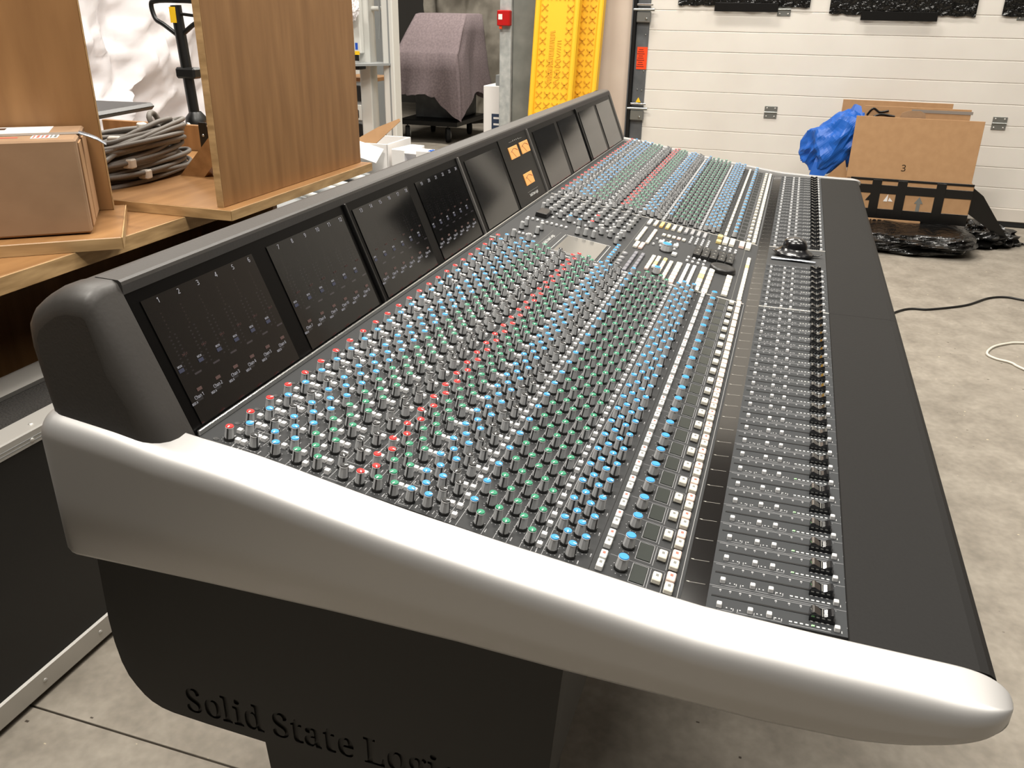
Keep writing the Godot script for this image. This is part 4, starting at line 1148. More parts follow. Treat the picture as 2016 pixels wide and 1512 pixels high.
func build_by_door():
	# open carton leaning flaps up, strapped with black tape; stands on a bin bag
	var b := thing("cardboard_box", "open brown carton marked 3, strapped with black tape, in front of the door", "box", V(4.80, -1.115, 0.70))
	var W := 0.335
	lbox(b, "front", M.card, 0.0, 0.006, 0.0, 0.215, -W, W)
	lbox(b, "back", M.card, 0.49, 0.496, 0.0, 0.215, -W, W)
	lbox(b, "side", M.card, 0.0, 0.496, 0.0, 0.215, -W, -W + 0.006)
	lbox(b, "side", M.card, 0.0, 0.496, 0.0, 0.215, W - 0.006, W)
	lbox(b, "bottom", M.card, 0.0, 0.496, 0.0, 0.006, -W, W)
	var fl = obj("front_flap", cbox(Vector3(0.006, 0.35, 0.678), 0.001), M.card, b, Vector3(0.012, 0.392, -0.022), Basis(Vector3.BACK, -0.04))
	obj("number", text_mesh("3", 0.036, 0.001), M.tape_black, fl, Vector3(-0.0035, -0.105, -0.035), Basis(Vector3.UP, -PI / 2))
	obj("back_flap", cbox(Vector3(0.006, 0.42, 0.64), 0.001), M.card, b, Vector3(0.54, 0.40, -0.105), Basis(Vector3.BACK, 0.0))
	var mf = obj("inner_flap", cbox(Vector3(0.006, 0.40, 0.60), 0.001), M.card, b, Vector3(0.40, 0.392, 0.0), Basis(Vector3.BACK, 0.0))
	obj("flap_tape", cbox(Vector3(0.002, 0.018, 0.34)), M.tape_grey, mf, Vector3(-0.004, 0.180, 0.14))
	obj("torn_flap", prism([Vector2(-0.07, 0.0), Vector2(0.07, 0.0), Vector2(0.062, 0.03), Vector2(0.035, 0.042), Vector2(-0.03, 0.040), Vector2(-0.06, 0.028)], 0.0, 0.004), M.card_pale, b, Vector3(0.03, 0.564, -0.06))
	obj("tape_scrap", tube(curve([Vector3(-0.005, 0.145, -0.28), Vector3(-0.005, 0.185, -0.25), Vector3(-0.005, 0.165, -0.21), Vector3(-0.005, 0.175, -0.16)], 5), 0.006, 6), M.tape_black, mf)
	obj("tape_scrap", tube(curve([Vector3(-0.005, 0.135, -0.24), Vector3(-0.005, 0.152, -0.20), Vector3(-0.005, 0.142, -0.12)], 5), 0.007, 6), M.tape_black, mf)
	obj("side_flap", prism([Vector2(0.0, 0.0), Vector2(0.09, 0.10), Vector2(0.11, 0.03), Vector2(0.13, -0.03)], 0.0, 0.005, 0), M.card, b, Vector3(0.06, 0.205, -0.47))
	# black tape bands round the front
	lbox(b, "tape_band", M.tape_black, -0.003, 0.0, 0.135, 0.185, -W, W)
	lbox(b, "tape_band", M.tape_black, -0.003, 0.0, -0.02, 0.045, -W, W)
	lbox(b, "tape_band", M.tape_black, -0.003, 0.0, 0.208, 0.222, -W, W)
	for z in [-0.185, -0.045, 0.165]: lbox(b, "tape_strap", M.tape_black, -0.004, 0.0, 0.0, 0.215, z - 0.026, z + 0.026)
	obj("arrow_mark", prism([Vector2(-0.010, 0.0), Vector2(0.010, 0.0), Vector2(0.010, 0.045), Vector2(0.024, 0.045), Vector2(0.0, 0.085), Vector2(-0.024, 0.045), Vector2(-0.010, 0.045)], -0.0015, 0.0), M.grey_print, b, Vector3(0, 0.045, 0.06))
	obj("white_mark", prism([Vector2(-0.022, 0.0), Vector2(0.0, 0.0), Vector2(0.0, 0.045)], -0.0015, 0.0), M.white, b, Vector3(0, 0.090, -0.112))
	obj("white_mark", prism([Vector2(0.004, 0.0), Vector2(0.030, 0.0), Vector2(0.010, 0.022)], -0.0015, 0.0), M.white, b, Vector3(0, 0.092, -0.112))
	obj("dark_mark", prism([Vector2(-0.02, 0.0), Vector2(0.012, 0.0), Vector2(0.012, 0.05)], -0.0015, 0.0), M.tape_black, b, Vector3(0, 0.09, -0.215))
	obj("lower_card", cbox(Vector3(0.006, 0.045, 0.30), 0.001), M.card, b, Vector3(-0.004, -0.035, -0.06))
	obj("box_lettering", text_mesh("NOT T", 0.030, 0.001, false, true), M.tape_black, b, Vector3(-0.0075, -0.034, -0.15), Basis(Vector3.UP, -PI / 2))
	# loose black flap hanging off the right side
	var st := nst()
	add_prism(st, [Vector2(-0.02, 0.0), Vector2(0.065, -0.06), Vector2(0.20, -0.235), Vector2(0.255, -0.30), Vector2(0.235, -0.335), Vector2(0.12, -0.24), Vector2(-0.015, -0.155)], 0.0, 0.006)
	obj("hanging_flap", fin(st), M.tape_black, b, Vector3(0.02, 0.215, 0.335), Basis(Vector3.UP, 0.15))
	# blue tarpaulin bulging out of the box
	var t := thing("blue_tarpaulin", "crumpled blue tarpaulin bulging out of the carton marked 3", "tarpaulin", V(5.0, -0.735, 0.245))
	obj("cloth", crumple(Vector3(0.12, 0.115, 0.215), 0.55, 0.05, 21, 80, 48), M.tarp, t, Vector3(0, 0.0, 0.01), Basis(Vector3.RIGHT, -0.75))
	obj("peak", loft([[Vector3(-0.08, 0.02, 0.02), Vector3(0.08, 0.02, 0.0), Vector3(0.05, 0.03, 0.16), Vector3(-0.06, 0.02, 0.15)], [Vector3(-0.06, 0.15, 0.06), Vector3(0.05, 0.13, 0.03), Vector3(0.03, 0.15, 0.13), Vector3(-0.05, 0.16, 0.14)], [Vector3(-0.01, 0.235, 0.09), Vector3(0.02, 0.23, 0.08), Vector3(0.01, 0.215, 0.125), Vector3(-0.015, 0.225, 0.12)]], -1), M.tarp, t)
	obj("tail", loft([[Vector3(-0.10, 0.0, -0.07), Vector3(0.05, 0.0, -0.06), Vector3(0.05, 0.02, 0.10), Vector3(-0.10, 0.03, 0.10)], [Vector3(-0.13, -0.10, -0.10), Vector3(0.0, -0.09, -0.10), Vector3(0.0, -0.06, 0.03), Vector3(-0.13, -0.07, 0.04)], [Vector3(-0.15, -0.19, -0.12), Vector3(-0.05, -0.19, -0.115), Vector3(-0.05, -0.175, -0.03), Vector3(-0.15, -0.18, -0.035)]], -1), M.tarp, t)
	# bin bag on the floor
	var bg := thing("bin_bag", "crumpled shiny black bin bag lying on the floor under the carton", "bin bag", Vector3(4.95, 0, 0.80))
	var bag_mesh := crumple(Vector3(0.38, 0.062, 0.37), 0.13, 0.09, 5, 110, 60, -0.055, -1, 5.0)
	obj("film", bag_mesh, M.bag, bg, Vector3(-0.09, 0.058, -0.11))
	obj("loose_end", crumple(Vector3(0.16, 0.075, 0.20), 0.45, 0.14, 9, 60, 30, -0.025), M.bag, bg, Vector3(0.02, 0.03, 0.32))
	obj("twist", tube(curve([Vector3(0.02, 0.02, 0.48), Vector3(-0.02, 0.012, 0.56), Vector3(0.02, 0.012, 0.60), Vector3(-0.06, 0.008, 0.72)], 5), 0.008, 6), M.bag, bg)
	# yellow cable ramps leaning on the wall
	var rl := ["yellow plastic board with raised crosses, nearer the grey column", "yellow plastic board with raised crosses, tucked behind the other one"]
	for i in 2:
		var w: float = [0.30, 0.20][i]
		var rp := thing("yellow_board", rl[i], "plastic board", Vector3([5.12, 5.26][i], 0, [-1.62, -1.44][i]), 0.0, "yellow boards against the wall")
		var B := Basis(Vector3.BACK, [-0.10, -0.10][i]) * Basis(Vector3.RIGHT, 0.022)
		var root = obj("board", cbox(Vector3(0.05, 2.0, w - 0.05), 0.004), M.yellow_ramp, rp, B * Vector3(0, 1.0, 0) , B)
		for s in [-1, 1]: obj("edge", cbox(Vector3(0.085, 2.0, 0.034), 0.008), M.yellow_ramp, rp, B * Vector3(-0.01, 1.0, s * (w - 0.034) / 2), B)
		var cx := MC.get("cross")
		if cx == null:
			st = nst()
			for a in [-1.0, 1.0]: add_box(st, Vector3.ZERO, Vector3(0.004, 0.058, 0.007), 0.0, 1.0, Basis(Vector3.RIGHT, a * PI / 4))
			cx = fin(st)
			MC["cross"] = cx
		var nc: int = [4, 2][i]
		for r in 20:
			for c in nc:
				if i == 0 and c in [1, 2] and r in [8, 9, 10, 11, 12]: continue
				var yy := 0.44 + r * 0.0685
				if yy > 1.42: continue
				obj("cross", cx, M.yellow_tread, rp, B * Vector3(-0.027, yy, (c - (nc - 1) / 2.0) * 0.058), B)
		if i == 0:
			# worn moulded lettering: two columns of strokes, too worn to read
			rng.seed = 3
			for q in 20: obj("moulded_stroke", cbox(Vector3(0.003, 0.006 + 0.006 * (q % 3), 0.034)), M.yellow_tread, rp, B * Vector3(-0.026, 0.80 + q * 0.0165, -0.022 + 0.003 * rng.randf()), B * Basis(Vector3.RIGHT, rng.randf_range(-0.3, 0.3)))
			for q in 18: obj("moulded_stroke", cbox(Vector3(0.003, 0.005, 0.028)), M.yellow_tread, rp, B * Vector3(-0.026, 0.78 + q * 0.0165, 0.030), B * Basis(Vector3.RIGHT, rng.randf_range(-0.5, 0.5)))
	# cables on the floor
	var cb = obj("floor_cable", tube(curve([V(2.9, -1.255, 0.30), V(3.391, -1.255, 0.579), V(3.466, -1.255, 0.717), V(3.591, -1.255, 0.886), V(3.751, -1.255, 1.01), V(3.801, -1.255, 1.096), V(3.779, -1.255, 1.171), V(3.7, -1.255, 1.4)], 8), 0.0055, 8), M.cable_black, self)
	tag(cb, "thin black cable snaking across the concrete floor beside the console", "cable")
	cb = obj("floor_cable", tube(curve([V(3.2, -1.255, 1.3), V(3.13, -1.255, 1.044), V(3.1, -1.255, 0.979), V(3.031, -1.255, 0.91), V(2.94, -1.255, 0.872), V(2.891, -1.255, 0.895), V(2.864, -1.255, 0.945), V(2.806, -1.255, 0.98), V(2.6, -1.255, 1.15)], 8), 0.005, 8), M.cable_white, self)
	tag(cb, "white cable lying in a loop on the concrete floor", "cable")

func build_left():
	# flight case standing along the back of the console
	var fc := thing("flight_case", "open black flight case with riveted aluminium edges behind the console", "flight case", V(0.3, -1.26, -1.255))
	var L0 := -1.9
	var L1 := 1.35
	lbox(fc, "front_panel", M.case_panel, L0, L1, 0.05, 0.512, -0.012, 0.0, 0.001)
	lbox(fc, "back_panel", M.case_panel, L0, L1, 0.05, 0.512, -0.24, -0.225, 0.001)
	lbox(fc, "bottom_panel", M.case_panel, L0, L1, 0.02, 0.05, -0.24, 0.0, 0.001)
	lbox(fc, "foam_lining", M.foam, L0, L1, 0.05, 0.530, -0.222, -0.03, 0.004)
	var ed := [Vector2(-0.045, 0.541), Vector2(0.004, 0.541), Vector2(0.006, 0.538), Vector2(0.006, 0.512), Vector2(0.002, 0.510), Vector2(0.002, 0.514), Vector2(-0.045, 0.532)]
	obj("top_edge", prism(ed, L0, L1), M.alu, fc)
	for yy in [0.519, 0.526]: obj("edge_groove", cbox(Vector3(L1 - L0, 0.0012, 0.001)), M.grey_metal, fc, Vector3((L0 + L1) / 2, yy, 0.0062))
	obj("back_edge", prism([Vector2(-0.158, 0.541), Vector2(-0.225, 0.545), Vector2(-0.234, 0.543), Vector2(-0.232, 0.52), Vector2(-0.165, 0.525)], L0, L1), M.alu, fc)
	obj("bottom_edge", prism([Vector2(0.0, 0.062), Vector2(0.006, 0.060), Vector2(0.006, 0.015), Vector2(0.0, 0.012), Vector2(-0.03, 0.012), Vector2(-0.03, 0.02)], L0, L1), M.alu, fc)
	obj("base_strip", cbox(Vector3(L1 - L0, 0.014, 0.2)), M.rubber, fc, Vector3((L0 + L1) / 2, 0.007, -0.115))
	for i in 22:
		obj("rivet", lathe([Vector2(0.005, 0), Vector2(0.004, 0.0018), Vector2(0, 0.0024)], 8), M.alu, fc, Vector3(L0 + 0.08 + i * 0.148, 0.037, 0.006), Basis(Vector3.RIGHT, PI / 2))
		obj("rivet", lathe([Vector2(0.005, 0), Vector2(0.004, 0.0018), Vector2(0, 0.0024)], 8), M.alu, fc, Vector3(L0 + 0.03 + i * 0.148, 0.521, 0.006), Basis(Vector3.RIGHT, PI / 2))
		obj("rivet", lathe([Vector2(0.005, 0), Vector2(0.004, 0.0018), Vector2(0, 0.0024)], 8), M.alu, fc, Vector3(L0 + 0.05 + i * 0.148, 0.541, -0.012))
	# wooden bench carrying the loose furniture panels
	var be := thing("wooden_bench", "long veneered wooden bench behind the flight case, carrying loose furniture panels", "bench", V(0.6, -1.26, -1.385))
	lbox(be, "top", M.wood_flat, -1.6, 1.0, 0.745, 0.780, -0.90, 0.0, 0.002)
	lbox(be, "front_edge", M.wood_edge, -1.6, 1.0, 0.7455, 0.7795, 0.0, 0.003, 0.0005)
	lbox(be, "front_board", M.wood_up, -1.6, 0.975, 0.0, 0.745, -0.415, -0.39, 0.002)
	lbox(be, "end_board", M.wood_up, 0.975, 1.0, 0.0, 0.745, -0.88, -0.115, 0.002)
	# furniture unit with the tall panel and back rail
	var fu := thing("furniture_unit", "wooden unit of a base board, tall veneered panel and corner brace beside the cable coil", "furniture", V(1.022, -0.48, -1.25))
	lbox(fu, "base_board", M.wood_flat, 0.0, 0.742, 0.0, 0.025, -1.0, 0.0, 0.002)
	lbox(fu, "front_edge", M.wood_edge, 0.0, 0.742, 0.0005, 0.0245, 0.0, 0.002, 0.0004)
	lbox(fu, "side_edge", M.wood_edge, -0.002, 0.0, 0.0005, 0.0245, -1.0, 0.0, 0.0004)
	lbox(fu, "tall_panel", M.wood_up, 0.022, 0.735, 0.025, 1.05, -0.052, -0.033, 0.0015)
	lbox(fu, "panel_edge", M.wood_edge, 0.0205, 0.022, 0.025, 1.05, -0.052, -0.033, 0.0004)
	lbox(fu, "end_rail", M.wood_up, 0.718, 0.738, 0.025, 0.107, -1.0, -0.06, 0.0015)
	obj("corner_brace", prism([Vector2(-0.40, 0.025), Vector2(-0.32, 0.025), Vector2(-0.055, 0.29), Vector2(-0.055, 0.37)], 0.335, 0.375), M.wood_flat, fu)
	obj("black_bracket", cbox(Vector3(0.006, 0.092, 0.030), 0.001), M.black_metal, fu, Vector3(0.714, 0.073, -0.592))
	obj("screw", lathe([Vector2(0.005, 0), Vector2(0.004, 0.002), Vector2(0, 0.003)], 8), M.zinc, fu, Vector3(0.711, 0.078, -0.592), Basis(Vector3.BACK, PI / 2))
	# second unit, set askew on the bench
	var fu2 := thing("furniture_unit", "wooden unit of a base board and tall panel set askew behind the taped carton", "furniture", V(0.727, -0.48, -1.312), atan2(0.211, 0.258) )
	# local x runs along the short right edge, local -z to the left of the picture
	lbox(fu2, "base_board", M.wood_flat, 0.0, 0.334, 0.0, 0.025, -0.90, 0.0, 0.002)
	lbox(fu2, "front_edge", M.wood_edge, -0.002, 0.0, 0.0005, 0.0245, -0.90, 0.0, 0.0004)
	lbox(fu2, "side_edge", M.wood_edge, 0.0, 0.334, 0.0005, 0.0245, 0.0, 0.002, 0.0004)
	lbox(fu2, "tall_panel", M.wood_up, 0.281, 0.300, 0.025, 1.05, -0.90, -0.024, 0.0015)
	lbox(fu2, "panel_edge", M.wood_edge, 0.281, 0.300, 0.025, 1.05, -0.024, -0.022, 0.0004)
	# carton on the askew board
	var bx := thing("cardboard_box", "sealed brown parcel with grey tape and shipping labels on the askew board", "box", V(0.726, -0.455, -1.385), 0.675)
	var D := 0.228
	var Y := 0.195
	lbox(bx, "carton", M.card_pale, 0.0, D, 0.003, Y, -0.55, 0.0, 0.004)
	lbox(bx, "end_flap", M.card, 0.03, 0.09, 0.01, Y - 0.01, 0.0, 0.003, 0.001)
	lbox(bx, "end_flap", M.card, 0.105, 0.20, 0.01, Y - 0.01, 0.0, 0.003, 0.001)
	lbox(bx, "address_label", M.white, 0.105, 0.222, Y, Y + 0.0008, -0.50, -0.060, 0.0002)
	obj("label_print", cbox(Vector3(0.030, 0.0004, 0.03)), M.card_dark, bx, Vector3(0.19, Y + 0.0011, -0.165))
	obj("label_print", cbox(Vector3(0.012, 0.0004, 0.07)), M.grey_print, bx, Vector3(0.15, Y + 0.0011, -0.27))
	lbox(bx, "tape", M.tape_grey, 0.080, 0.108, Y + 0.0002, Y + 0.0018, -0.55, 0.0, 0.0003)
	var tt0 := []
	for q in [[0.080, 0.108, 0.0, 0.0], [0.080, 0.106, -0.006, 0.018], [0.082, 0.104, -0.014, 0.034], [0.086, 0.098, -0.026, 0.050]]:
		tt0.append([Vector3(q[0], Y + q[2], q[3]), Vector3(q[1], Y + q[2] + 0.002, q[3]), Vector3(q[1], Y + q[2] + 0.004, q[3]), Vector3(q[0], Y + q[2] + 0.002, q[3])])
	obj("tape_tail", loft(tt0), M.foil, bx)
	lbox(bx, "red_tape", M.red_print, 0.048, 0.056, Y + 0.0002, Y + 0.001, -0.26, -0.11, 0.0002)
	lbox(bx, "barcode_label", M.white, 0.030, 0.075, Y + 0.0002, Y + 0.001, -0.085, -0.035, 0.0002)
	for i in 6: obj("bar", cbox(Vector3(0.036, 0.0003, 0.003 + 0.002 * (i % 2))), M.red_print if i < 4 else M.grey_print, bx, Vector3(0.052, Y + 0.0012, -0.080 + i * 0.008))
	# coil of grey cable on the base board
	var co := thing("cable_coil", "tied coil of thick grey cable lying on the wooden base board", "cable", V(1.275, -0.455, -1.745))
	rng.seed = 404
	for i in 34:
		var r := 0.135 + rng.randf_range(0.0, 0.070)
		var y := 0.010 + (i / 6) * 0.018 + rng.randf_range(0.0, 0.008)
		var ctrl := []
		var ph := rng.randf() * TAU
		for k in 16:
			var a := TAU * k / 16.0
			var rr := r * (1.0 + 0.06 * sin(a * 2.0 + ph)) + rng.randf_range(-0.006, 0.006)
			ctrl.append(Vector3(cos(a) * rr * 1.06, y + 0.012 * sin(a + ph) + 0.035 * max(0.0, cos(a - 0.9)) * (i / 34.0) + 0.002, sin(a) * rr * 0.48))
		obj("cable_turn", tube(curve(ctrl, 4, true), 0.0066, 7, true), M.cable_grey, co)
	for i in 4:
		obj("cable_turn", tube(curve([Vector3(0.13, 0.10 + i * 0.008, -0.03 + i * 0.012), Vector3(0.05, 0.122 + i * 0.005, 0.0 + i * 0.012), Vector3(-0.07, 0.105, 0.035 + i * 0.010), Vector3(-0.19, 0.07, 0.045 + i * 0.010)], 6), 0.0066, 7), M.cable_grey, co)
	obj("cable_tail", tube(curve([Vector3(0.13, 0.12, -0.06), Vector3(0.20, 0.10, -0.10), Vector3(0.26, 0.03, -0.12), Vector3(0.36, 0.012, -0.13)], 6), 0.0066, 7), M.cable_grey, co)
	obj("cable_tail", tube(curve([Vector3(0.11, 0.115, -0.08), Vector3(0.19, 0.085, -0.13), Vector3(0.25, 0.025, -0.15), Vector3(0.36, 0.012, -0.155)], 6), 0.0066, 7), M.cable_grey, co)
	obj("tie", tube(curve([Vector3(0.14, 0.10, -0.01), Vector3(0.12, 0.15, -0.015), Vector3(0.16, 0.155, -0.03), Vector3(0.185, 0.10, -0.02)], 5), 0.008, 7), M.cable_grey, co)
	for p in [[-0.10, 0.060, 0.085, 0.2], [-0.055, 0.026, 0.092, 0.15], [0.075, 0.128, -0.005, -0.6], [-0.08, 0.112, 0.03, 0.5]]:
		obj("paper_band", cbox(Vector3(0.024, 0.024, 0.030), 0.003), M.band, co, Vector3(p[0], p[1], p[2]), Basis(Vector3.UP, p[3]))
	# small table with dark rim
	var tt := thing("small_table", "grey tabletop with a dark rounded rim between the wooden units", "table", V(2.451, -1.26, -2.61))
	var TB := Basis(Vector3.UP, 0.12)
	obj("rim", cbox(Vector3(0.70, 0.028, 0.36), 0.012), M.black_metal, tt, TB * Vector3(-0.35, 0.849, -0.18), TB)
	obj("top", cbox(Vector3(0.675, 0.003, 0.335), 0.001), M.tray_top, tt, TB * Vector3(-0.35, 0.8605, -0.18), TB)
	obj("column", tube([TB * Vector3(-0.35, 0.03, -0.18), TB * Vector3(-0.35, 0.84, -0.18)], 0.025, 12), M.black_metal, tt)
	obj("foot", lathe([Vector2(0.14, 0), Vector2(0.13, 0.02), Vector2(0.03, 0.035)], 24), M.black_metal, tt, TB * Vector3(-0.35, 0, -0.18))
	# pallet truck
	var k := (3.3 + 0.6856) / (2.2 + 0.6856)
	var pt := thing("pallet_truck", "black pallet truck with a loop handle standing in front of the white sheeting", "pallet truck", Vector3(3.3, 0, -2.245 * k))
	var hb := H
	obj("shaft", tube([Vector3(0, hb - 0.02, 0.0), Vector3(0, 0.66, 0.03)], 0.028, 12), M.black_metal, pt)
	obj("collar", cbox(Vector3(0.07, 0.055, 0.12), 0.01), M.black_metal, pt, Vector3(0, hb - 0.345, 0.025))
	obj("handle", tube(curve([Vector3(0, 1.09, 0.0), Vector3(0, 1.145, -0.085), Vector3(0, 1.175, -0.135), Vector3(0, 1.24, -0.15), Vector3(0, 1.258, -0.12), Vector3(0, 1.262, 0.0), Vector3(0, 1.258, 0.12), Vector3(0, 1.24, 0.15), Vector3(0, 1.175, 0.135), Vector3(0, 1.145, 0.085), Vector3(0, 1.09, 0.0)], 5), 0.012, 9), M.black_metal, pt)
	obj("lever", tube([Vector3(0, 1.20, 0.02), Vector3(0, 1.19, 0.13)], 0.008, 8), M.black_metal, pt)
	obj("yellow_label", cbox(Vector3(0.004, 0.075, 0.035)), M.yellow_sign, pt, Vector3(-0.029, 1.195, -0.002))
	obj("pivot", lathe([Vector2(0.05, -0.05), Vector2(0.06, -0.02), Vector2(0.055, 0.03), Vector2(0.03, 0.06)], 14), M.black_metal, pt, Vector3(0, 0.66, 0.035))
	obj("pivot_nut", lathe([Vector2(0.016, 0), Vector2(0.016, 0.012), Vector2(0, 0.014)], 6), M.zinc, pt, Vector3(-0.06, 0.655, 0.03), Basis(Vector3.BACK, PI / 2))
	obj("pump_body", cbox(Vector3(0.16, 0.16, 0.22), 0.02), M.truck_orange, pt, Vector3(0.10, 0.60, 0.12))
	obj("hydraulic_post", tube([Vector3(0.04, 0.06, 0.05), Vector3(0.04, 0.60, 0.05)], 0.045, 14), M.black_metal, pt)
	for z in [-0.16, 0.16]:
		obj("fork", cbox(Vector3(1.1, 0.06, 0.15), 0.015), M.truck_orange, pt, Vector3(0.65, 0.12, z + 0.05))
		obj("wheel", lathe([Vector2(0.09, -0.02), Vector2(0.09, 0.02), Vector2(0, 0.02)], 20), M.wheel, pt, Vector3(0.0, 0.09, 0.05 + z * 0.4), Basis(Vector3.RIGHT, PI / 2))
	# white sheeting hung behind
	var nz := FastNoiseLite.new()
	nz.seed = 19
	nz.frequency = 0.9
	nz.fractal_type = FastNoiseLite.FRACTAL_RIDGED
	nz.fractal_octaves = 3
	var nz2 := FastNoiseLite.new()
	nz2.seed = 29
	nz2.frequency = 0.8
	var g := []
	for j in 90:
		var row := []
		for i in 110:
			var u := i / 109.0
			var v := j / 89.0
			var x: float = lerp(2.3, 5.0, u)
			var y: float = lerp(0.01, 2.6, v)
			var fold := 0.16 * nz.get_noise_2d(u * 4.0 + 0.5 * nz2.get_noise_2d(u * 2.0, v * 2.0), v * 0.7) + 0.10 * nz2.get_noise_2d(u * 6.0, v * 2.5) + 0.07 * nz.get_noise_2d(u * 3.0 + v * 2.0 + 4.0, v * 3.0 - u * 2.0)
			row.append(Vector3(x + 0.12 * fold, y, lerp(-4.75, -3.75, u) + fold))
		g.append(row)
	var ws := obj("white_sheeting", sheet(g, 0.003, 0), M.poly_sheet, self)
	tag(ws, "white plastic sheeting hanging in folds behind the pallet truck", "sheeting")
	# white tubular frame with a shelf
	var fr := thing("white_stand", "white metal stand with upright posts and a small grey shelf", "stand", V(4.6, -1.26, -2.52))
	lbox(fr, "post", M.white_metal, -0.05, 0.05, 0.0, 2.4, -0.035, 0.042, 0.006)
	obj("post_slot", cbox(Vector3(0.002, 2.4, 0.010)), M.grey_metal, fr, Vector3(-0.0505, 1.2, 0.012))
	lbox(fr, "post", M.white_metal, -0.04, 0.06, 0.0, 2.4, -0.21, -0.13, 0.006)
	lbox(fr, "cover", M.white_metal, -0.09, -0.04, 0.97, 2.4, -0.215, -0.165, 0.006)
	obj("blue_sticker", cbox(Vector3(0.001, 0.04, 0.018)), mat("sticker_blue", Color(0.10, 0.30, 0.70), 0.5), fr, Vector3(-0.0905, 1.015, -0.195))
	obj("yellow_sticker", cbox(Vector3(0.001, 0.022, 0.034)), M.yellow_sign, fr, Vector3(-0.0905, 0.975, -0.192))
	obj("shelf", prism([Vector2(-0.22, -0.34), Vector2(-0.26, -0.16), Vector2(-0.06, 0.02), Vector2(0.06, 0.02), Vector2(0.06, -0.34)], 0.905, 0.918, 1), M.grey_metal, fr)
	obj("shelf_bracket", cbox(Vector3(0.10, 0.022, 0.07), 0.004), M.black_metal, fr, Vector3(-0.12, 0.89, -0.18))
	obj("shelf_pole", tube([Vector3(-0.10, 0.0, -0.24), Vector3(-0.10, 0.905, -0.24)], 0.020, 12), M.grey_metal, fr)
	obj("pole_clamp", cbox(Vector3(0.06, 0.06, 0.06), 0.008), M.black_metal, fr, Vector3(-0.10, 0.60, -0.24))
	lbox(fr, "wood_shelf", M.wood_flat, 0.05, 0.35, 0.79, 0.815, -0.42, -0.16, 0.002)
	for y in [1.235, 0.2]: obj("cross_bar", tube([Vector3(0.02, y, -0.45), Vector3(0.02, y, 0.0)], 0.014, 8), M.white_metal, fr)
	obj("chain", tube(curve([Vector3(-0.02, 1.30, -0.065), Vector3(-0.02, 1.18, -0.055), Vector3(-0.02, 1.06, -0.068)], 6), 0.006, 6), M.grey_metal, fr)
	var pb = obj("plastic_bag", crumple(Vector3(0.03, 0.06, 0.035), 0.5, 0.12, 44, 30, 20), M.poly_sheet, self, V(4.455, -0.02, -2.705))
	tag(pb, "small clear plastic bag hanging on the white stand", "plastic bag")
	# rack of dark boxes behind the stand
	var rk := thing("equipment_rack", "tall dark equipment rack behind the white stand", "rack", V(5.2, -1.26, -3.05))
	lbox(rk, "cabinet", M.grey_metal, 0.0, 0.5, 0.0, 2.2, -0.5, 0.06, 0.004)
	for i in 15: obj("rack_unit", cbox(Vector3(0.012, 0.11, 0.46), 0.003), M.black_metal if i % 2 == 0 else M.white_metal, rk, Vector3(-0.004, 0.12 + i * 0.135, -0.24))
	# trolley under a blanket
	var tl := thing("blanket_trolley", "castor trolley covered with a purplish brown moving blanket", "trolley", Vector3(7.4, 0, -3.45))
	var rings := []
	var nb := FastNoiseLite.new()
	nb.seed = 8
	nb.frequency = 0.9
	var lev := [[1.19, 0.40, 0.80, -0.26, 0.22], [1.18, 0.34, 0.82, -0.28, 0.25], [1.02, 0.17, 0.83, -0.32, 0.27], [0.85, 0.02, 0.83, -0.36, 0.29], [0.83, -0.02, 0.84, -0.37, 0.295], [0.68, -0.03, 0.85, -0.38, 0.31], [0.52, -0.05, 0.87, -0.39, 0.33], [0.44, -0.06, 0.90, -0.40, 0.345]]
	for l in lev:
		var ring := []
		for s in 96:
			var t2 := s / 96.0 * 4.0
			var p: Vector2
			if t2 < 1.0: p = Vector2(l[1], lerp(float(l[4]), float(l[3]), t2))
			elif t2 < 2.0: p = Vector2(lerp(float(l[1]), float(l[2]), t2 - 1.0), l[3])
			elif t2 < 3.0: p = Vector2(l[2], lerp(float(l[3]), float(l[4]), t2 - 2.0))
			else: p = Vector2(lerp(float(l[2]), float(l[1]), t2 - 3.0), l[4])
			var dn: float = clamp((1.18 - l[0]) / 0.7, 0.0, 1.0)
			var wv := dn * 0.022 * sin(s * 0.42 + 1.3) + dn * 0.03 * nb.get_noise_2d(s * 0.14, l[0] * 2.0)
			var y: float = l[0]
			if l[0] < 0.46:
				y += 0.05 * nb.get_noise_1d(s * 0.12)
				var dc: float = min(abs(s - 0.0), abs(s - 96.0))
				if dc < 9.0: y -= 0.22 * (1.0 - dc / 9.0)
				if abs(s - 72.0) < 8.0: y -= 0.12 * (1.0 - abs(s - 72.0) / 8.0)
			var c := Vector2((l[1] + l[2]) / 2, (l[3] + l[4]) / 2)
			var dd := (p - c).normalized()
			ring.append(Vector3(p.x + dd.x * wv, y, p.y + dd.y * wv))
		rings.append(ring)
	var bst := nst()
	add_loft(bst, rings, 0, false)
	var top := rings[0] as Array
	var tc := Vector3(0.6, 1.19, -0.02)
	for s in 96: tri(bst, tc, top[s], top[(s + 1) % 96], Vector3.UP)
	obj("blanket", fin(bst), M.blanket, tl)
	lbox(tl, "cabinet", M.track, 0.22, 0.78, 0.21, 0.80, -0.26, 0.20, 0.01)
	lbox(tl, "deck", M.black_metal, 0.0, 0.85, 0.16, 0.21, -0.36, 0.28, 0.006)
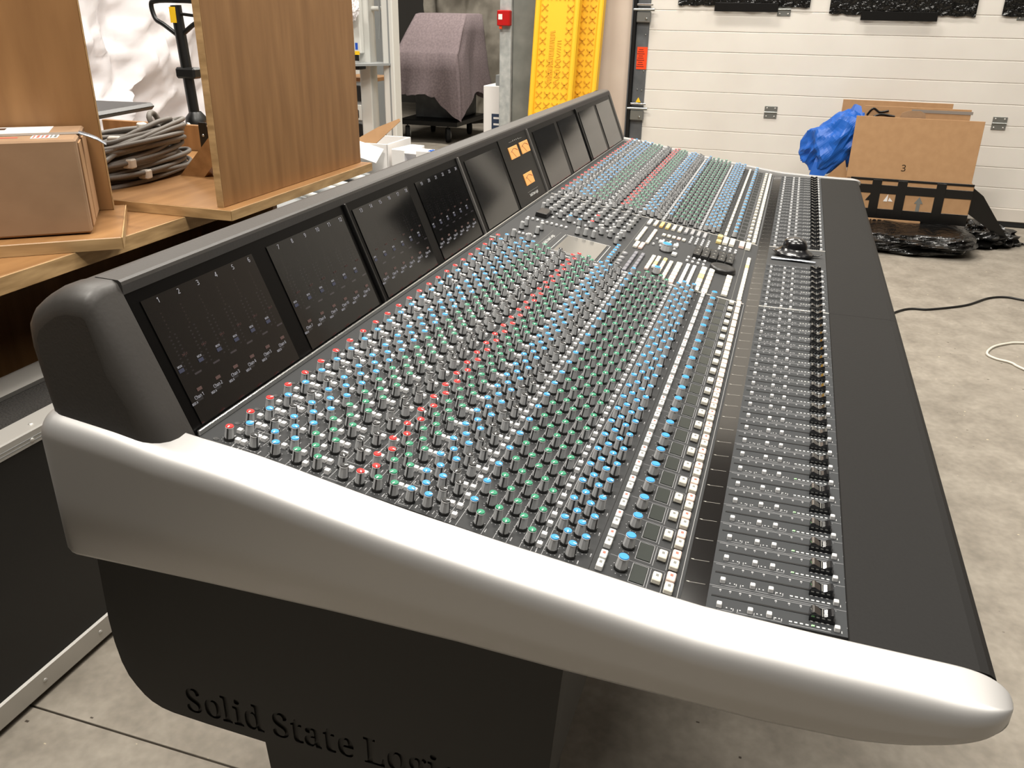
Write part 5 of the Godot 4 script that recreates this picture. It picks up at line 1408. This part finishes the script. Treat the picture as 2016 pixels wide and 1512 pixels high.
	for p in [[0.06, 0.16], [0.72, 0.14], [0.06, -0.28], [0.72, -0.28]]:
		var cs = obj("castor", lathe([Vector2(0.070, -0.02), Vector2(0.073, 0.0), Vector2(0.070, 0.02), Vector2(0.042, 0.022), Vector2(0.0, 0.022)], 20), M.rubber, tl, Vector3(p[0], 0.074, p[1]), Basis(Vector3.UP, 0.5) * Basis(Vector3.RIGHT, PI / 2))
		obj("hub", lathe([Vector2(0.042, 0.021), Vector2(0.038, 0.028), Vector2(0, 0.028)], 16), M.wheel, cs)
		obj("fork", cbox(Vector3(0.05, 0.012, 0.06)), M.black_metal, cs, Vector3(0.0, 0.0, -0.07))
	# tall grey cover behind it
	var gg := []
	for j in 40:
		var row := []
		for i in 60:
			var u := i / 59.0
			var v := j / 39.0
			var y: float = lerp(0.12 + 0.10 * nb.get_noise_1d(i * 1.3), 2.6, v)
			var fold := 0.10 * sin(u * 16.0 + 0.8 * sin(v * 5.0)) * (1.0 - 0.3 * v) + 0.10 * nb.get_noise_2d(u * 6.0, v * 4.0)
			var ang: float = lerp(-0.5, 1.9, u)
			row.append(Vector3(9.5 - 0.72 * cos(ang) + fold * cos(ang), y, -3.85 + 0.62 * sin(ang) - fold * sin(ang)))
		gg.append(row)
	var gc := obj("dust_cover", sheet(gg, 0.004, 0), M.grey_cover, self)
	tag(gc, "tall grey dust cover hanging over equipment behind the blanketed trolley", "dust cover")
	# white carton beside the column
	var wc := thing("cardboard_box", "white carton with a dark blue printed panel beside the column", "box", V(5.52, -1.26, -2.20))
	lbox(wc, "carton", M.white, 0.0, 0.35, 0.0, 0.725, -0.02, 0.30, 0.003)
	lbox(wc, "printed_panel", M.blue_print, -0.0015, 0.0, 0.36, 0.53, 0.045, 0.12, 0.0)
	for i in 3: obj("label_line", cbox(Vector3(0.001, 0.014, 0.05)), M.white, wc, Vector3(-0.002, 0.50 - i * 0.045, 0.085))
	var lid := thing("cardboard_box", "small grey carton resting on top of the white carton", "box", V(5.56, -0.535, -2.16))
	lbox(lid, "carton", M.grey_metal, 0.0, 0.25, 0.0, 0.075, 0.02, 0.26, 0.003)
	# cabinet with white cartons and tubes on it, past the end of the bench
	var tb := thing("low_table", "low dark table holding white cartons, behind the meter bridge", "table", V(1.80, -1.26, -1.62))
	lbox(tb, "top", M.grey_metal, 0.10, 1.30, 0.565, 0.595, -0.55, 0.30, 0.003)
	for p in [[0.14, -0.51], [1.26, -0.51], [0.14, 0.26], [1.26, 0.26]]: lbox(tb, "leg", M.black_metal, p[0] - 0.02, p[0] + 0.02, 0.0, 0.565, p[1] - 0.02, p[1] + 0.02, 0.002)
	var wb := thing("cardboard_box", "open white carton with a raised brown flap behind the meter bridge", "box", V(2.62, -0.665, -1.70))
	lbox(wb, "front", M.white, 0.0, 0.006, 0.0, 0.13, -0.10, 0.09, 0.001)
	lbox(wb, "side", M.white, 0.0, 0.24, 0.0, 0.13, 0.084, 0.09, 0.001)
	lbox(wb, "side", M.white, 0.0, 0.24, 0.0, 0.13, -0.10, -0.094, 0.001)
	lbox(wb, "back", M.white, 0.234, 0.24, 0.0, 0.13, -0.10, 0.09, 0.001)
	obj("raised_flap", prism([Vector2(-0.10, 0.0), Vector2(0.02, 0.0), Vector2(0.13, 0.105), Vector2(0.125, 0.115), Vector2(0.03, 0.075)], 0.0, 0.005), M.card, wb, Vector3(0.06, 0.115, -0.02), Basis(Vector3.BACK, -0.3))
	obj("white_flap", cbox(Vector3(0.004, 0.07, 0.15), 0.001), M.white, wb, Vector3(-0.025, 0.10, 0.0), Basis(Vector3.BACK, -0.7) * Basis(Vector3.RIGHT, 0.25))
	var wb2 := thing("cardboard_box", "plain white carton next to the blue cable", "box", V(2.62, -0.665, -1.565), -0.15)
	lbox(wb2, "carton", M.white, 0.0, 0.16, 0.0, 0.112, -0.03, 0.035, 0.002)
	lbox(wb2, "carton_flap", M.white, 0.0, 0.14, 0.098, 0.102, 0.03, 0.10, 0.001)
	var wb3 := thing("cardboard_box", "torn white carton with blue plastic inside", "box", V(2.60, -0.665, -1.44), 0.1)
	lbox(wb3, "front", M.white, 0.0, 0.004, 0.05, 0.115, -0.03, 0.05, 0.001)
	lbox(wb3, "bottom", M.white, 0.0, 0.12, 0.0, 0.05, -0.03, 0.05, 0.001)
	obj("blue_plastic", crumple(Vector3(0.03, 0.035, 0.03), 0.4, 0.1, 3, 24, 16), M.tarp, wb3, Vector3(0.03, 0.075, 0.03))
	var bc := obj("blue_cable", tube(curve([V(2.78, -0.630, -1.42), V(2.84, -0.585, -1.36), V(2.92, -0.585, -1.345), V(3.0, -0.62, -1.36), V(3.02, -0.640, -1.45), V(2.92, -0.642, -1.52), V(2.82, -0.644, -1.50)], 6), 0.018, 9), M.cable_blue, self)
	tag(bc, "thick dark blue cable curled beside the white cartons", "cable")
	rng.seed = 66
	for i in 7:
		var x := 2.03 + i * 0.072
		var tmat: Material = [M.white_metal, M.grey_metal, M.white_metal, M.white_metal, M.black_metal, M.white_metal, M.grey_metal][i]
		var o := obj("metal_tube", tube([V(x + 0.08, -0.646, -1.80 + 0.06 * rng.randf()), V(x - 0.06, -0.646, -1.40)], 0.011 + 0.006 * (i % 2), 10), tmat, self)
		tag(o, "loose metal tube lying on the low table behind the meter bridge", "tube", "loose tubes behind the bridge")

func lamp(x: float, z: float, e: float):
	var o := thing("ceiling_lamp", "long warm white strip lamp hung below the ceiling", "lamp", Vector3(x, 4.6, z), PI / 2, "strip lamps")
	obj("housing", cbox(Vector3(1.5, 0.06, 0.26), 0.01), M.lamp_body, o, Vector3(0, 0.04, 0))
	obj("diffuser", cbox(Vector3(1.46, 0.012, 0.22), 0.003), M.lamp_glow, o, Vector3(0, 0.004, 0))
	for s in [-0.6, 0.6]: obj("hanger", tube([Vector3(s, 0.06, 0), Vector3(s, 0.40, 0)], 0.004, 6), M.grey_metal, o)
	var l := AreaLight3D.new()
	l.name = "light"
	l.area_size = Vector2(1.46, 0.22)
	l.light_color = Color(1.0, 0.975, 0.935)
	l.light_energy = e
	l.area_range = 30.0
	l.shadow_enabled = true
	l.transform = Transform3D(Basis(Vector3.RIGHT, -PI / 2), Vector3(0, -0.01, 0))
	o.add_child(l)

func _ready():
	# camera
	var cam := Camera3D.new()
	cam.name = "camera"
	cam.fov = 48.85
	cam.near = 0.02
	cam.transform = Transform3D(Basis(Vector3(0.3077546, 0.0154044, 0.9513411), Vector3(0.3834750, 0.9130560, -0.1388370), Vector3(-0.8707663, 0.4075432, 0.2750900)), Vector3(-0.685643, H, 0.0))
	add_child(cam)
	cam.current = true
	# dim interior: no daylight
	var we := WorldEnvironment.new()
	we.name = "environment"
	var env := Environment.new()
	env.background_mode = Environment.BG_COLOR
	env.background_color = Color(0, 0, 0)
	env.tonemap_mode = Environment.TONE_MAPPER_LINEAR
	env.tonemap_exposure = 1.0
	env.sdfgi_enabled = true
	env.ssao_enabled = true
	env.ssil_enabled = true
	we.environment = env
	add_child(we)
	make_materials()
	var led := mat("led", Color(0.62, 0.86, 0.60), 0.4)
	led.emission_enabled = true
	led.emission = Color(0.35, 0.9, 0.35)
	led.emission_energy_multiplier = 0.2
	# lamps of the hall
	for p in [[-0.4, -1.1, 21.0], [2.2, -2.8, 13.0], [0.2, 1.8, 10.0], [2.2, 0.0, 12.0], [4.5, -1.3, 14.0], [4.3, 1.8, 6.5], [1.6, 3.8, 4.0], [7.2, -2.6, 23.0]]:
		lamp(p[0], p[1], p[2])
	build_room()
	build_console()
	build_by_door()
	build_left()
